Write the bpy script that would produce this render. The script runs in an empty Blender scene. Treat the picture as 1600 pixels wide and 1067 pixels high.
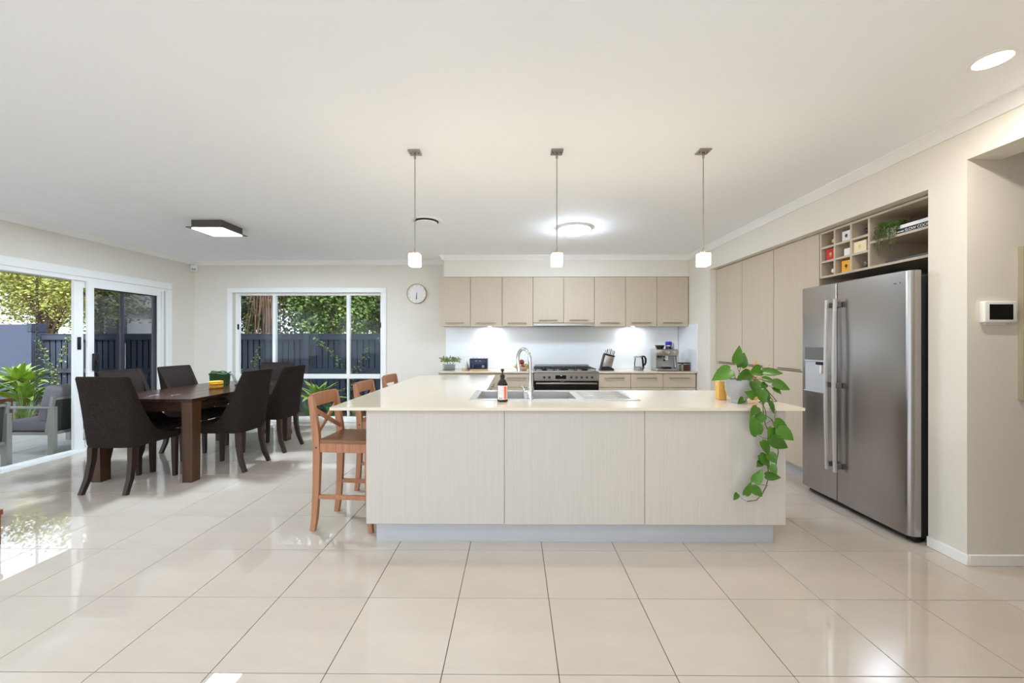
import bpy, bmesh, math, random
from mathutils import Vector, Matrix, Euler
random.seed(7)
R = math.radians
SC = bpy.context.scene
COL = SC.collection

# ------------------------------------------------------------------ camera
cd = bpy.data.cameras.new('camera'); cam = bpy.data.objects.new('camera', cd); COL.objects.link(cam)
cd.sensor_width = 36.0; cd.lens = 36.0 * 616.0 / 1600.0; cd.clip_start = 0.05; cd.clip_end = 200
cd.shift_y = -0.8 / 1600
cam.location = (0, 0, 1.36); cam.rotation_euler = (R(90), 0, 0.0066)
SC.camera = cam

# ------------------------------------------------------------------ sky, sun, exposure
w = bpy.data.worlds.new('sky'); SC.world = w; w.use_nodes = True
nt = w.node_tree; nt.nodes.clear()
wo = nt.nodes.new('ShaderNodeOutputWorld'); bg = nt.nodes.new('ShaderNodeBackground')
bg.inputs['Color'].default_value = (0.74, 0.87, 1.0, 1); bg.inputs['Strength'].default_value = 1.6
nt.links.new(bg.outputs[0], wo.inputs[0])
sd = bpy.data.lights.new('sun', 'SUN'); sun = bpy.data.objects.new('sun', sd); COL.objects.link(sun)
sd.energy = 2.2; sd.angle = R(8); sd.color = (1, 0.98, 0.95)
sun.rotation_euler = (R(38), R(14), 0)
vs = SC.view_settings
vs.view_transform = 'Standard'; vs.look = 'None'; vs.gamma = 1; vs.exposure = 1.1
try: vs.use_curve_mapping = False
except Exception: pass
SC.cycles.max_bounces = 10; SC.cycles.diffuse_bounces = 6; SC.cycles.glossy_bounces = 5
SC.cycles.transparent_max_bounces = 12; SC.cycles.sample_clamp_indirect = 6.0; SC.cycles.sample_clamp_direct = 10.0
SC.cycles.caustics_reflective = False; SC.cycles.caustics_refractive = False
LAMP = 1.0          # common factor for the room's ceiling lamps

# ------------------------------------------------------------------ materials
def lin(c):
    c = c / 255.0
    return c / 12.92 if c <= 0.04045 else ((c + 0.055) / 1.055) ** 2.4
def L3(rgb): return (lin(rgb[0]), lin(rgb[1]), lin(rgb[2]), 1)
MATS = {}
def pmat(name, rgb, rough=0.5, metal=0.0, scale=None, amt=0.08, rgb2=None, detail=4.0, bump=0.0, spec=0.5,
         vary=0.0, coat=0.0, trans=0.0, ior=1.45, emit=None, estr=0.0, sheen=0.0, coord='Object', sub=0.0, bdist=0.002):
    m = bpy.data.materials.new(name); m.use_nodes = True; t = m.node_tree
    b = t.nodes['Principled BSDF']
    b.inputs['Base Color'].default_value = L3(rgb)
    b.inputs['Roughness'].default_value = rough; b.inputs['Metallic'].default_value = metal
    b.inputs['Specular IOR Level'].default_value = spec; b.inputs['IOR'].default_value = ior
    b.inputs['Coat Weight'].default_value = coat; b.inputs['Coat Roughness'].default_value = 0.05
    b.inputs['Transmission Weight'].default_value = trans
    b.inputs['Sheen Weight'].default_value = sheen
    if emit: b.inputs['Emission Color'].default_value = L3(emit); b.inputs['Emission Strength'].default_value = estr
    if scale is not None:
        tc = t.nodes.new('ShaderNodeTexCoord'); mp = t.nodes.new('ShaderNodeMapping')
        mp.inputs['Scale'].default_value = scale if isinstance(scale, tuple) else (scale,) * 3
        t.links.new(tc.outputs[coord], mp.inputs['Vector'])
        n = t.nodes.new('ShaderNodeTexNoise'); n.inputs['Scale'].default_value = 1.0
        n.inputs['Detail'].default_value = detail; n.inputs['Roughness'].default_value = 0.6
        t.links.new(mp.outputs[0], n.inputs['Vector'])
        cr = t.nodes.new('ShaderNodeValToRGB')
        cr.color_ramp.elements[0].position = 0.3; cr.color_ramp.elements[1].position = 0.7
        a = L3(rgb)
        if rgb2: c0, c1 = a, L3(rgb2)
        else:
            c0 = tuple(min(1, x * (1 - amt)) for x in a[:3]) + (1,)
            c1 = tuple(min(1, x * (1 + amt)) for x in a[:3]) + (1,)
        cr.color_ramp.elements[0].color = c0; cr.color_ramp.elements[1].color = c1
        t.links.new(n.outputs['Fac'], cr.inputs['Fac'])
        out = cr.outputs['Color']
        if bump:
            bp = t.nodes.new('ShaderNodeBump'); bp.inputs['Strength'].default_value = bump
            bp.inputs['Distance'].default_value = bdist
            t.links.new(n.outputs['Fac'], bp.inputs['Height']); t.links.new(bp.outputs[0], b.inputs['Normal'])
    else: out = None
    if vary:
        oi = t.nodes.new('ShaderNodeObjectInfo'); mr = t.nodes.new('ShaderNodeMapRange')
        mr.inputs['To Min'].default_value = 1 - vary; mr.inputs['To Max'].default_value = 1 + vary
        t.links.new(oi.outputs['Random'], mr.inputs['Value'])
        hs = t.nodes.new('ShaderNodeHueSaturation'); t.links.new(mr.outputs[0], hs.inputs['Value'])
        if out: t.links.new(out, hs.inputs['Color'])
        else: hs.inputs['Color'].default_value = L3(rgb)
        out = hs.outputs['Color']
    if out: t.links.new(out, b.inputs['Base Color'])
    MATS[name] = m
    return m
def glass_thin(name, tint, refl_rough=0.0, opacity=0.0, dark=(10, 10, 12), ior=1.3):
    m = bpy.data.materials.new(name); m.use_nodes = True; t = m.node_tree; t.nodes.clear()
    o = t.nodes.new('ShaderNodeOutputMaterial'); tr = t.nodes.new('ShaderNodeBsdfTransparent')
    tr.inputs['Color'].default_value = tint + (1,)
    gl = t.nodes.new('ShaderNodeBsdfGlossy'); gl.inputs['Roughness'].default_value = refl_rough
    fr = t.nodes.new('ShaderNodeFresnel'); fr.inputs['IOR'].default_value = ior
    mx = t.nodes.new('ShaderNodeMixShader')
    t.links.new(fr.outputs[0], mx.inputs[0]); t.links.new(gl.outputs[0], mx.inputs[2])
    if opacity > 0:
        df = t.nodes.new('ShaderNodeBsdfDiffuse'); df.inputs['Color'].default_value = L3(dark)
        m2 = t.nodes.new('ShaderNodeMixShader'); m2.inputs[0].default_value = opacity
        t.links.new(tr.outputs[0], m2.inputs[1]); t.links.new(df.outputs[0], m2.inputs[2])
        t.links.new(m2.outputs[0], mx.inputs[1])
    else: t.links.new(tr.outputs[0], mx.inputs[1])
    t.links.new(mx.outputs[0], o.inputs[0]); MATS[name] = m
    return m
def emat(name, rgb, s):
    m = bpy.data.materials.new(name); m.use_nodes = True; t = m.node_tree; t.nodes.clear()
    o = t.nodes.new('ShaderNodeOutputMaterial'); e = t.nodes.new('ShaderNodeEmission')
    e.inputs['Color'].default_value = L3(rgb); e.inputs['Strength'].default_value = s
    t.links.new(e.outputs[0], o.inputs[0]); MATS[name] = m
    return m

pmat('wall_paint', (226, 220, 209), 0.75, scale=3.0, amt=0.015)
pmat('ceiling_paint', (247, 249, 252), 0.85, scale=2.0, amt=0.01)
pmat('trim_white', (240, 239, 236), 0.35, scale=5.0, amt=0.01)
pmat('tile', (203, 191, 178), 0.014, scale=(2.2, 7.0, 2.0), amt=0.045, vary=0.02, detail=6, spec=0.75)
pmat('grout', (104, 92, 78), 0.9, scale=40.0, amt=0.1)
pmat('laminate', (197, 182, 162), 0.45, scale=(260, 260, 3), amt=0.07, detail=3)
pmat('laminate_daylit', (199, 191, 181), 0.45, scale=(190, 190, 2.5), amt=0.05, detail=3)  # same laminate as the cabinets, with cooler daylight put into the colour
pmat('kick_silver', (196, 197, 202), 0.4, 0.35, scale=(2, 2, 120), amt=0.04)
pmat('stone', (226, 214, 195), 0.12, scale=140, amt=0.03, spec=0.5)
pmat('splash_glass', (236, 239, 242), 0.08, scale=1.0, amt=0.005)
pmat('steel', (176, 173, 170), 0.3, 1.0, scale=(4, 4, 260), amt=0.06)
pmat('steel_fridge', (172, 168, 166), 0.26, 1.0, scale=(3, 260, 3), amt=0.025)
pmat('steel_sink', (214, 212, 210), 0.30, 0.75, scale=(160, 6, 6), amt=0.04)
pmat('chrome', (225, 225, 228), 0.05, 1.0, scale=4.0, amt=0.01)
pmat('handle_metal', (150, 140, 126), 0.35, 0.9, scale=60, amt=0.03)
pmat('handle_silver', (206, 202, 198), 0.38, 0.45, scale=(4, 200, 4), amt=0.02)
pmat('pad_grey', (116, 114, 112), 0.4, 0.4, scale=30, amt=0.03)
pmat('brushed_nickel', (168, 160, 148), 0.3, 0.9, scale=50, amt=0.04)
pmat('black_plastic', (22, 22, 24), 0.35, scale=60, amt=0.08)
pmat('dark_grey', (52, 52, 54), 0.5, scale=30, amt=0.05)
pmat('black_glass', (8, 8, 10), 0.05, scale=10, amt=0.05)
pmat('cast_iron', (26, 26, 27), 0.6, scale=120, amt=0.2, bump=0.2)
pmat('fabric_dark', (46, 39, 36), 1.0, scale=(150, 150, 150), amt=0.55, detail=3, bump=0.4, spec=0.1)
pmat('wood_table', (64, 42, 29), 0.22, scale=(30, 2.0, 30), amt=0.3, rgb2=(42, 27, 19), detail=6)
pmat('wood_table_leg', (84, 54, 31), 0.35, scale=(30, 30, 2.0), amt=0.3, rgb2=(56, 35, 21), detail=6)
pmat('wood_leg_dark', (48, 30, 20), 0.4, scale=(40, 40, 4), amt=0.3, detail=5)
pmat('wood_stool', (184, 132, 98), 0.45, scale=(50, 50, 3), amt=0.2, rgb2=(156, 104, 72), detail=6)
pmat('wood_stool_seat', (142, 100, 70), 0.35, scale=(4, 50, 50), amt=0.2, rgb2=(118, 80, 54), detail=6)
pmat('wood_red', (150, 92, 50), 0.5, scale=(4, 30, 30), amt=0.2, rgb2=(116, 66, 34))
pmat('wood_planter', (122, 80, 52), 0.6, scale=(4, 30, 30), amt=0.25)
pmat('wood_light', (214, 184, 146), 0.5, scale=(30, 4, 30), amt=0.08)
glass_thin('window_glass', (0.97, 0.985, 0.98), ior=1.22)
glass_thin('screen_mesh', (0.74, 0.74, 0.78), 0.05, 0.30, ior=1.2)
glass_thin('clear_glass', (0.93, 0.95, 0.95))
pmat('fence_paint', (66, 72, 87), 0.6, scale=(20, 20, 3), amt=0.1, vary=0.04)
pmat('render_blue', (80, 87, 106), 0.85, scale=25, amt=0.05, bump=0.3)
pmat('paver', (186, 182, 176), 0.55, scale=6, amt=0.06, vary=0.03)
pmat('bounce_paving', (214, 220, 228), 0.8, scale=4, amt=0.05)  # pale so that the added slab throws daylight back indoors
pmat('paver_joint', (120, 116, 110), 0.9, scale=30, amt=0.1)
pmat('mulch', (96, 70, 52), 0.95, scale=30, amt=0.5, bump=0.8, bdist=0.02)
pmat('soffit', (170, 180, 150), 0.7, scale=5, amt=0.02)
pmat('alu_grey', (142, 141, 132), 0.45, 0.2, scale=20, amt=0.03)
pmat('cushion_grey', (124, 120, 124), 0.95, scale=200, amt=0.12, bump=0.2)
pmat('mesh_dark', (62, 62, 60), 0.8, scale=300, amt=0.2)
pmat('leaf_agave', (146, 172, 78), 0.45, scale=(12, 3, 12), amt=0.25, vary=0.25)
pmat('leaf_strap', (96, 138, 62), 0.5, scale=10, amt=0.3, vary=0.1)
pmat('leaf_strap_pale', (150, 178, 104), 0.5, scale=10, amt=0.3, vary=0.1)
pmat('leaf_pothos', (72, 114, 34), 0.30, scale=(25, 8, 25), amt=0.3, vary=0.3)
pmat('stem_green', (86, 84, 44), 0.6, scale=60, amt=0.2)
pmat('leaf_tree', (68, 88, 38), 0.55, scale=1.2, rgb2=(108, 124, 54), detail=2)
pmat('leaf_tree_yellow', (128, 138, 60), 0.6, scale=0.8, rgb2=(178, 174, 92), detail=2)
pmat('leaf_tree_dark', (60, 74, 44), 0.6, scale=1.2, rgb2=(88, 100, 58), detail=2)
pmat('leaf_tree_bright', (70, 96, 42), 0.5, scale=1.2, rgb2=(122, 142, 68), detail=2)
pmat('dead_frond', (122, 88, 62), 0.9, scale=3.0, rgb2=(78, 64, 54), detail=3)
pmat('bark', (98, 82, 68), 0.9, scale=(20, 20, 4), amt=0.3, bump=0.5)
pmat('leaf_small', (92, 118, 58), 0.5, scale=20, rgb2=(158, 172, 112))
pmat('leaf_string', (54, 96, 32), 0.5, scale=30, rgb2=(104, 150, 60))
pmat('ceramic_grey', (168, 166, 166), 0.3, scale=30, amt=0.05)
pmat('ceramic_white', (236, 234, 230), 0.3, scale=30, amt=0.02)
pmat('pot_green', (58, 88, 52), 0.35, scale=20, amt=0.1)
pmat('tool_grey', (96, 110, 98), 0.4, scale=30, amt=0.1)
pmat('yellow', (226, 168, 46), 0.5, scale=40, amt=0.1)
pmat('orange', (238, 134, 42), 0.5, scale=40, amt=0.1)
pmat('amber', (226, 176, 92), 0.12, scale=10, amt=0.1)
pmat('soil', (62, 46, 34), 0.95, scale=60, amt=0.4)
pmat('navy', (20, 32, 64), 0.25, scale=20, amt=0.05)
pmat('brown_bottle', (38, 24, 16), 0.12, scale=20, amt=0.1)
pmat('label_paper', (236, 226, 222), 0.6, scale=(8, 8, 30), rgb2=(226, 214, 222))
pmat('label_orange', (240, 142, 78), 0.6, scale=40, rgb2=(236, 110, 100))
pmat('red', (196, 26, 30), 0.45, scale=20, amt=0.08)
pmat('gold', (206, 176, 110), 0.3, 0.7, scale=30, amt=0.05)
pmat('orange_box', (246, 170, 20), 0.45, scale=20, amt=0.05)
pmat('cream_box', (236, 222, 190), 0.55, scale=20, amt=0.04)
pmat('white_box', (222, 222, 222), 0.5, scale=20, amt=0.03)
pmat('paper_white', (238, 236, 240), 0.7, scale=(2, 2, 300), amt=0.06)
pmat('book_black', (22, 22, 22), 0.5, scale=20, amt=0.1)
pmat('ink_white', (240, 240, 238), 0.6, scale=10, amt=0.01)
pmat('ink_dark', (50, 40, 30), 0.5, scale=10, amt=0.01)
pmat('blue_lid', (28, 44, 168), 0.3, scale=20, amt=0.05)
pmat('fruit_red', (120, 36, 46), 0.4, scale=30, rgb2=(160, 60, 50))
pmat('fruit_yellow', (222, 178, 84), 0.45, scale=30, rgb2=(210, 140, 70))
pmat('fruit_green', (150, 150, 60), 0.45, scale=30, amt=0.1)
pmat('coffee', (112, 66, 40), 0.7, scale=120, amt=0.3)
pmat('pasta', (224, 206, 180), 0.7, scale=60, amt=0.1)
pmat('picture_edge', (170, 160, 138), 0.6, scale=(30, 30, 3), amt=0.06)
pmat('canvas', (214, 208, 204), 0.8, scale=60, amt=0.04)
pmat('clock_face', (236, 234, 232), 0.5, scale=20, amt=0.01)
pmat('clock_rim', (196, 168, 128), 0.4, scale=30, amt=0.05)
pmat('house_wall', (226, 226, 226), 0.8, scale=4, amt=0.03)
pmat('house_roof', (176, 178, 184), 0.7, scale=(1, 14, 1), amt=0.1)
pmat('bronze', (96, 92, 82), 0.4, 0.6, scale=30, amt=0.05)
emat('lamp_warm', (255, 236, 205), 26.0)
emat('lamp_white', (255, 248, 238), 9.0)
emat('lamp_oyster', (220, 238, 255), 62.0)
emat('lamp_square', (220, 238, 255), 120.0)
emat('lamp_strip', (244, 248, 255), 12.0)

# ------------------------------------------------------------------ mesh building helpers
class MB:
    def __init__(s): s.v = []; s.f = []
    def add(s, vs, fs):
        o = len(s.v); s.v += [tuple(v) for v in vs]; s.f += [tuple(i + o for i in f) for f in fs]; return s
    def box(s, x0, x1, y0, y1, z0, z1, bev=0.0, seg=1):
        if bev <= 0:
            return s.add([(x0,y0,z0),(x1,y0,z0),(x1,y1,z0),(x0,y1,z0),(x0,y0,z1),(x1,y0,z1),(x1,y1,z1),(x0,y1,z1)],
                  [(0,3,2,1),(4,5,6,7),(0,1,5,4),(1,2,6,5),(2,3,7,6),(3,0,4,7)])
        bm = bmesh.new(); bmesh.ops.create_cube(bm, size=1)
        for v in bm.verts:
            v.co = Vector(((x0+x1)/2 + v.co.x*(x1-x0), (y0+y1)/2 + v.co.y*(y1-y0), (z0+z1)/2 + v.co.z*(z1-z0)))
        bmesh.ops.bevel(bm, geom=list(bm.edges), offset=bev, segments=seg, profile=0.5, affect='EDGES')
        bm.verts.index_update()
        s.add([v.co[:] for v in bm.verts], [[v.index for v in f.verts] for f in bm.faces]); bm.free(); return s
    def prism(s, poly, axis, a, b):
        # poly: 2D points in the two other axes, counter-clockwise; extruded along axis from a to b
        def P(p, t):
            return {'x': (t, p[0], p[1]), 'y': (p[0], t, p[1]), 'z': (p[0], p[1], t)}[axis]
        n = len(poly); vs = [P(p, a) for p in poly] + [P(p, b) for p in poly]
        fs = [tuple(reversed(range(n))), tuple(range(n, 2*n))] + [(i, (i+1) % n, n+(i+1) % n, n+i) for i in range(n)]
        return s.add(vs, fs)
    def tube(s, path, r, n=8, caps=True):
        path = [Vector(p) for p in path]; k = len(path); o = len(s.v)
        rr = r if isinstance(r, (list, tuple)) else [r]*k
        up = None
        for i, p in enumerate(path):
            d = (path[min(i+1, k-1)] - path[max(i-1, 0)]).normalized()
            if up is None:
                up = Vector((0,0,1)) if abs(d.z) < 0.9 else Vector((1,0,0))
            u = d.cross(up).normalized(); v = u.cross(d).normalized(); up = v
            for j in range(n):
                a = 2*math.pi*j/n
                s.v.append(tuple(p + (u*math.cos(a) + v*math.sin(a))*rr[i]))
        for i in range(k-1):
            for j in range(n):
                a, b = o+i*n+j, o+i*n+(j+1) % n
                s.f.append((a, b, b+n, a+n))
        if caps:
            s.f.append(tuple(o+j for j in reversed(range(n)))); s.f.append(tuple(o+(k-1)*n+j for j in range(n)))
        return s
    def lathe(s, prof, n=20, c=(0,0,0)):
        o = len(s.v); k = len(prof)
        for (r, z) in prof:
            for j in range(n):
                a = 2*math.pi*j/n
                s.v.append((c[0]+max(r,1e-4)*math.cos(a), c[1]+max(r,1e-4)*math.sin(a), c[2]+z))
        for i in range(k-1):
            for j in range(n):
                a, b = o+i*n+j, o+i*n+(j+1) % n
                s.f.append((a, b, b+n, a+n))
        s.f.append(tuple(o+j for j in reversed(range(n)))); s.f.append(tuple(o+(k-1)*n+j for j in range(n)))
        return s
    def beam(s, path, side, ws, ds):
        # rectangular bar along path; side = direction of width; ws widths, ds depths per point
        path = [Vector(p) for p in path]; k = len(path); side = Vector(side).normalized(); o = len(s.v)
        ws = ws if isinstance(ws, (list, tuple)) else [ws]*k; ds = ds if isinstance(ds, (list, tuple)) else [ds]*k
        for i, p in enumerate(path):
            d = (path[min(i+1, k-1)] - path[max(i-1, 0)]).normalized()
            t = d.cross(side).normalized()
            for a, b in ((-1,-1),(1,-1),(1,1),(-1,1)):
                s.v.append(tuple(p + side*a*ws[i]/2 + t*b*ds[i]/2))
        for i in range(k-1):
            for j in range(4):
                a, b = o+i*4+j, o+i*4+(j+1) % 4
                s.f.append((a, a+4, b+4, b))
        s.f.append((o, o+1, o+2, o+3)); s.f.append((o+(k-1)*4+3, o+(k-1)*4+2, o+(k-1)*4+1, o+(k-1)*4))
        return s
    def sphere(s, c, r, n=10, m=7, sq=(1,1,1)):
        pr = [(r*math.sin(math.pi*i/m), -r*math.cos(math.pi*i/m)) for i in range(m+1)]
        o = len(s.v); s.lathe(pr, n)
        for i in range(o, len(s.v)):
            v = s.v[i]; s.v[i] = (c[0]+v[0]*sq[0], c[1]+v[1]*sq[1], c[2]+v[2]*sq[2])
        return s
    def xf(s, M):
        s.v = [tuple(M @ Vector(v)) for v in s.v]; return s
def tag(o, label=None, cat=None, group=None, kind=None):
    if label: o['label'] = label
    if cat: o['category'] = cat
    if group: o['group'] = group
    if kind: o['kind'] = kind
    return o
def mesh_of(mb, name, mat, smooth=40, off=None):
    me = bpy.data.meshes.new(name)
    vs = mb.v if off is None else [(v[0]-off[0], v[1]-off[1], v[2]-off[2]) for v in mb.v]
    me.from_pydata(vs, [], mb.f)
    bm = bmesh.new(); bm.from_mesh(me); bmesh.ops.recalc_face_normals(bm, faces=bm.faces); bm.to_mesh(me); bm.free()
    if mat: me.materials.append(MATS[mat])
    if smooth:
        me.polygons.foreach_set('use_smooth', [True]*len(me.polygons)); me.set_sharp_from_angle(angle=R(smooth))
    me.update(); return me
def link(name, me, parent=None, loc=(0,0,0)):
    o = bpy.data.objects.new(name, me); COL.objects.link(o); o.parent = parent; o.location = loc
    return o
def empty(name, loc=(0,0,0), rz=0):
    o = bpy.data.objects.new(name, None); COL.objects.link(o); o.empty_display_size = 0.05
    o.location = loc; o.rotation_euler = (0,0,rz); return o
def wpos(o):
    v = Vector((0,0,0))
    while o: v += Vector(o.location); o = o.parent
    return v
def part(parent, name, mb, mat, world=False, smooth=40, label=None):
    """a part of a thing; world=True when the mesh was written in room coordinates"""
    o = link(name, mesh_of(mb, name, mat, smooth, wpos(parent) if world else None), parent)
    if label: o['label'] = label
    return o
def solo(name, mb, mat, label=None, cat=None, group=None, kind=None, smooth=40):
    """a thing that is one mesh, written in room coordinates; origin at its base centre"""
    xs = [v[0] for v in mb.v]; ys = [v[1] for v in mb.v]; zs = [v[2] for v in mb.v]
    c = ((min(xs)+max(xs))/2, (min(ys)+max(ys))/2, min(zs))
    o = link(name, mesh_of(mb, name, mat, smooth, c), None, c)
    return tag(o, label, cat, group, kind)
def struct(name, mb, mat, smooth=40): return solo(name, mb, mat, kind='structure', smooth=smooth)
def thing(name, loc, label, cat, group=None, rz=0):
    return tag(empty(name, loc, rz), label, cat, group)
def copy_tree(o, parent=None):
    c = o.copy(); COL.objects.link(c); c.parent = parent
    for ch in list(o.children): copy_tree(ch, c)
    return c
def B(*a, **k): return MB().box(*a, **k)
def text_part(parent, name, txt, size, mat, M, depth=0.0006):
    cu = bpy.data.curves.new(name, 'FONT'); cu.body = txt; cu.size = size; cu.extrude = depth
    cu.align_x = 'LEFT'; cu.align_y = 'CENTER'
    t = bpy.data.objects.new(name, cu); COL.objects.link(t)
    dg = bpy.context.evaluated_depsgraph_get(); dg.update()
    me = bpy.data.meshes.new_from_object(t.evaluated_get(dg)); bpy.data.objects.remove(t)
    me.materials.clear(); me.materials.append(MATS[mat]); me.transform(M)
    return link(name, me, parent)

# ------------------------------------------------------------------ room shell
H = 2.705
XL, XR, YB = -5.40, 2.745, 6.60
YN = -4.6                       # wall behind the camera
T = 0.4767                      # tile pitch
TX0, TY0 = 0.378*T, 5.374*T     # one joint in each direction

fl = struct('floor', B(XL-0.13, 4.6, YN, YB+0.12, -0.16, -0.004), 'grout')
tile_cache = {}
def tile_mesh(wx, wy):
    k = (round(wx, 3), round(wy, 3))
    if k not in tile_cache:
        tile_cache[k] = mesh_of(B(-wx/2, wx/2, -wy/2, wy/2, -0.010, 0.0, bev=0.0009), 'tile', 'tile', 30)
    return tile_cache[k]
g = 0.0019
cands = []
for i in range(-14, 12):
    for j in range(-16, 10):
        x0, x1 = TX0+i*T+g, TX0+(i+1)*T-g; y0, y1 = TY0+j*T+g, TY0+(j+1)*T-g
        x0 = max(x0, XL+0.13); x1 = min(x1, 4.55); y0 = max(y0, YN); y1 = min(y1, YB)
        if x1-x0 < 0.02 or y1-y0 < 0.02: continue
        cx, cy = (x0+x1)/2, (y0+y1)/2
        vis = y1 > 1.5 and abs(cx) < 1.33*cy+0.4 and x0 < 2.9
        cands.append((vis, x0, x1, y0, y1))
rest = MB()
for vis, x0, x1, y0, y1 in cands:
    if vis:
        o = link('tile', tile_mesh(x1-x0, y1-y0), fl)
        o.location = Vector(((x0+x1)/2, (y0+y1)/2, 0)) - Vector(fl.location)
    else: rest.box(x0, x1, y0, y1, -0.010, 0.0)
o = part(fl, 'tile_field', rest, 'tile', world=True); o['kind'] = 'stuff'

struct('ceiling', B(XL-0.15, 4.7, YN-0.15, YB+0.15, H, H+0.15), 'ceiling_paint')
# left wall with the sliding door opening
DY0, DY1, DZ = 2.30, 6.08, 2.163
m = MB(); m.box(XL-0.15, XL, DY1, YB+0.15, -0.16, H); m.box(XL-0.15, XL, DY0, DY1, DZ, H)
m.box(XL-0.15, XL, 1.3, DY0, -0.16, H); m.box(XL-0.15, XL, YN, -3.9, -0.16, H)
m.box(XL-0.15, XL, -3.9, 1.3, DZ, H); m.box(XL-0.15, XL, -3.9, 1.3, -0.16, 0.05)  # second opening, out of view, invented to bring in side daylight
struct('wall_left', m, 'wall_paint')
# back wall with the window opening
WX0, WX1, WZ0, WZ1 = -4.74, -2.235, 0.045, 2.172
m = MB(); m.box(XL, WX0, YB, YB+0.15, -0.16, H); m.box(WX1, XR+0.15, YB, YB+0.15, -0.16, H)
m.box(WX0, WX1, YB, YB+0.15, WZ1, H); m.box(WX0, WX1, YB, YB+0.15, -0.16, WZ0)
struct('wall_back', m, 'wall_paint')
# bulkhead over the wall cabinets
struct('wall_bulkhead', B(-1.115, XR, 6.222, YB, 2.372, H), 'wall_paint')
# right wall: far pier, header over the recess, near pier turning into the hall
RZ = 2.366
m = MB(); m.box(XR, XR+0.13, 5.553, YB, -0.16, H); m.box(XR, XR+0.13, 2.635, 5.553, RZ, H)
struct('wall_right', m, 'wall_paint')
m = MB(); m.box(XR, 4.7, 2.41, 2.635, -0.16, H); m.box(4.6, 4.7, YN, 2.41, -0.16, H)
struct('wall_hall', m, 'wall_paint')
struct('wall_recess', MB().box(3.56, 3.66, 2.635, 5.60, -0.16, H).box(2.875, 3.66, 5.553, 5.66, -0.16, H), 'wall_paint')
struct('wall_header', B(XR, 2.957, 1.25, 2.41, 2.46, H), 'wall_paint')
struct('wall_near', B(1.602, 2.95, YN, 1.25, -0.16, H), 'wall_paint')
# wall behind the camera, with an unseen wide opening invented to let daylight in
m = MB(); m.box(XL, -5.0, YN-0.15, YN, -0.16, H); m.box(1.4, 4.6, YN-0.15, YN, -0.16, H); m.box(-5.0, 1.4, YN-0.15, YN, 2.45, H)
struct('wall_behind', m, 'wall_paint')

# cornice
def cornice(axis, a, b, at, sgn):
    pr = [(0,0), (0,-0.07), (0.010,-0.07), (0.018,-0.058), (0.034,-0.036), (0.056,-0.017), (0.066,-0.010), (0.066,0)]
    poly = [(at + sgn*p[0], H + p[1]) for p in pr]
    if axis == 'x': return MB().prism(poly, 'x', a, b)
    return MB().prism(poly, 'y', a, b)
k = 1
for ax, a, b, at, sg in (('y', YN, YB, XL, 1), ('x', XL, -1.115, YB, -1), ('x', -1.16, XR, 6.222, -1), ('y', 6.16, YB, -1.115, -1),
                         ('y', 1.25, 6.222, XR, -1)):
    struct('trim_%d' % k, cornice(ax, a, b, at, sg), 'trim_white', 50); k += 1
# skirting boards
def skirt(name, x0, x1, y0, y1): struct(name, B(x0, x1, y0, y1, 0.0, 0.068, bev=0.004), 'trim_white')
skirt('baseboard_back', XL, -4.825, YB-0.014, YB); skirt('baseboard_back_right', -2.15, -1.115, YB-0.014, YB)
skirt('baseboard_left', XL, XL+0.014, 6.17, YB-0.014); skirt('baseboard_right', XR-0.014, XR, 2.396, 2.635)
skirt('baseboard_hall', XR, 4.59, 2.396, 2.41); skirt('baseboard_pier', XR-0.014, XR, 5.553, 5.93)
# door and window architraves
m = MB(); aw = 0.085
m.box(XL, XL+0.016, DY0-aw, DY1+aw, DZ, DZ+0.10, bev=0.004); m.box(XL, XL+0.016, DY1, DY1+aw, 0, DZ, bev=0.004)
m.box(XL, XL+0.016, DY0-aw, DY0, 0, DZ, bev=0.004)
struct('trim_%d' % k, m, 'trim_white'); k += 1
m = MB()
m.box(WX0-aw, WX1+aw, YB-0.016, YB, WZ1, WZ1+0.08, bev=0.004); m.box(WX0-aw, WX0, YB-0.016, YB, 0.0, WZ1, bev=0.004)
m.box(WX1, WX1+aw, YB-0.016, YB, 0.0, WZ1, bev=0.004); m.box(WX0, WX1, YB-0.016, YB, 0.0, WZ0, bev=0.004)
struct('trim_%d' % k, m, 'trim_white'); k += 1

# back window: fixed outer lights, two panes below
win = tag(empty('window_1', (-3.49, YB+0.09, WZ0)), kind='structure')
GY0, GY1 = YB+0.07, YB+0.12
TZ0, TZ1 = 0.722, 0.800
part(win, 'window_frame', MB().box(WX0, WX0+0.055, GY0, GY1, WZ0, WZ1).box(WX1-0.04, WX1, GY0, GY1, WZ0, WZ1)
     .box(WX0+0.055, WX1-0.04, GY0, GY1, WZ1-0.04, WZ1).box(WX0+0.055, WX1-0.04, GY0, GY1, WZ0, WZ0+0.03), 'trim_white', True)
part(win, 'transom', B(WX0+0.055, WX1-0.04, GY0-0.012, GY1, TZ0, TZ1, bev=0.004), 'trim_white', True)
MUL = (-4.083, -2.822)
for x in MUL: part(win, 'mullion', B(x-0.028, x+0.028, GY0-0.006, GY1, TZ1, WZ1-0.04, bev=0.003), 'trim_white', True)
for x in (-4.083, -2.83): part(win, 'mullion', B(x-0.014, x+0.014, GY0, GY1, WZ0+0.03, TZ0, bev=0.003), 'trim_white', True)
xs = [WX0+0.055, -4.083, -2.822, WX1-0.04]
for i in range(3):
    part(win, 'pane', B(xs[i]+0.014, xs[i+1]-0.014, GY0+0.022, GY0+0.026, TZ1, WZ1-0.04), 'window_glass', True)
    part(win, 'pane', B(xs[i]+0.008, xs[i+1]-0.008, GY0+0.022, GY0+0.026, WZ0+0.03, TZ0), 'window_glass', True)
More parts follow.
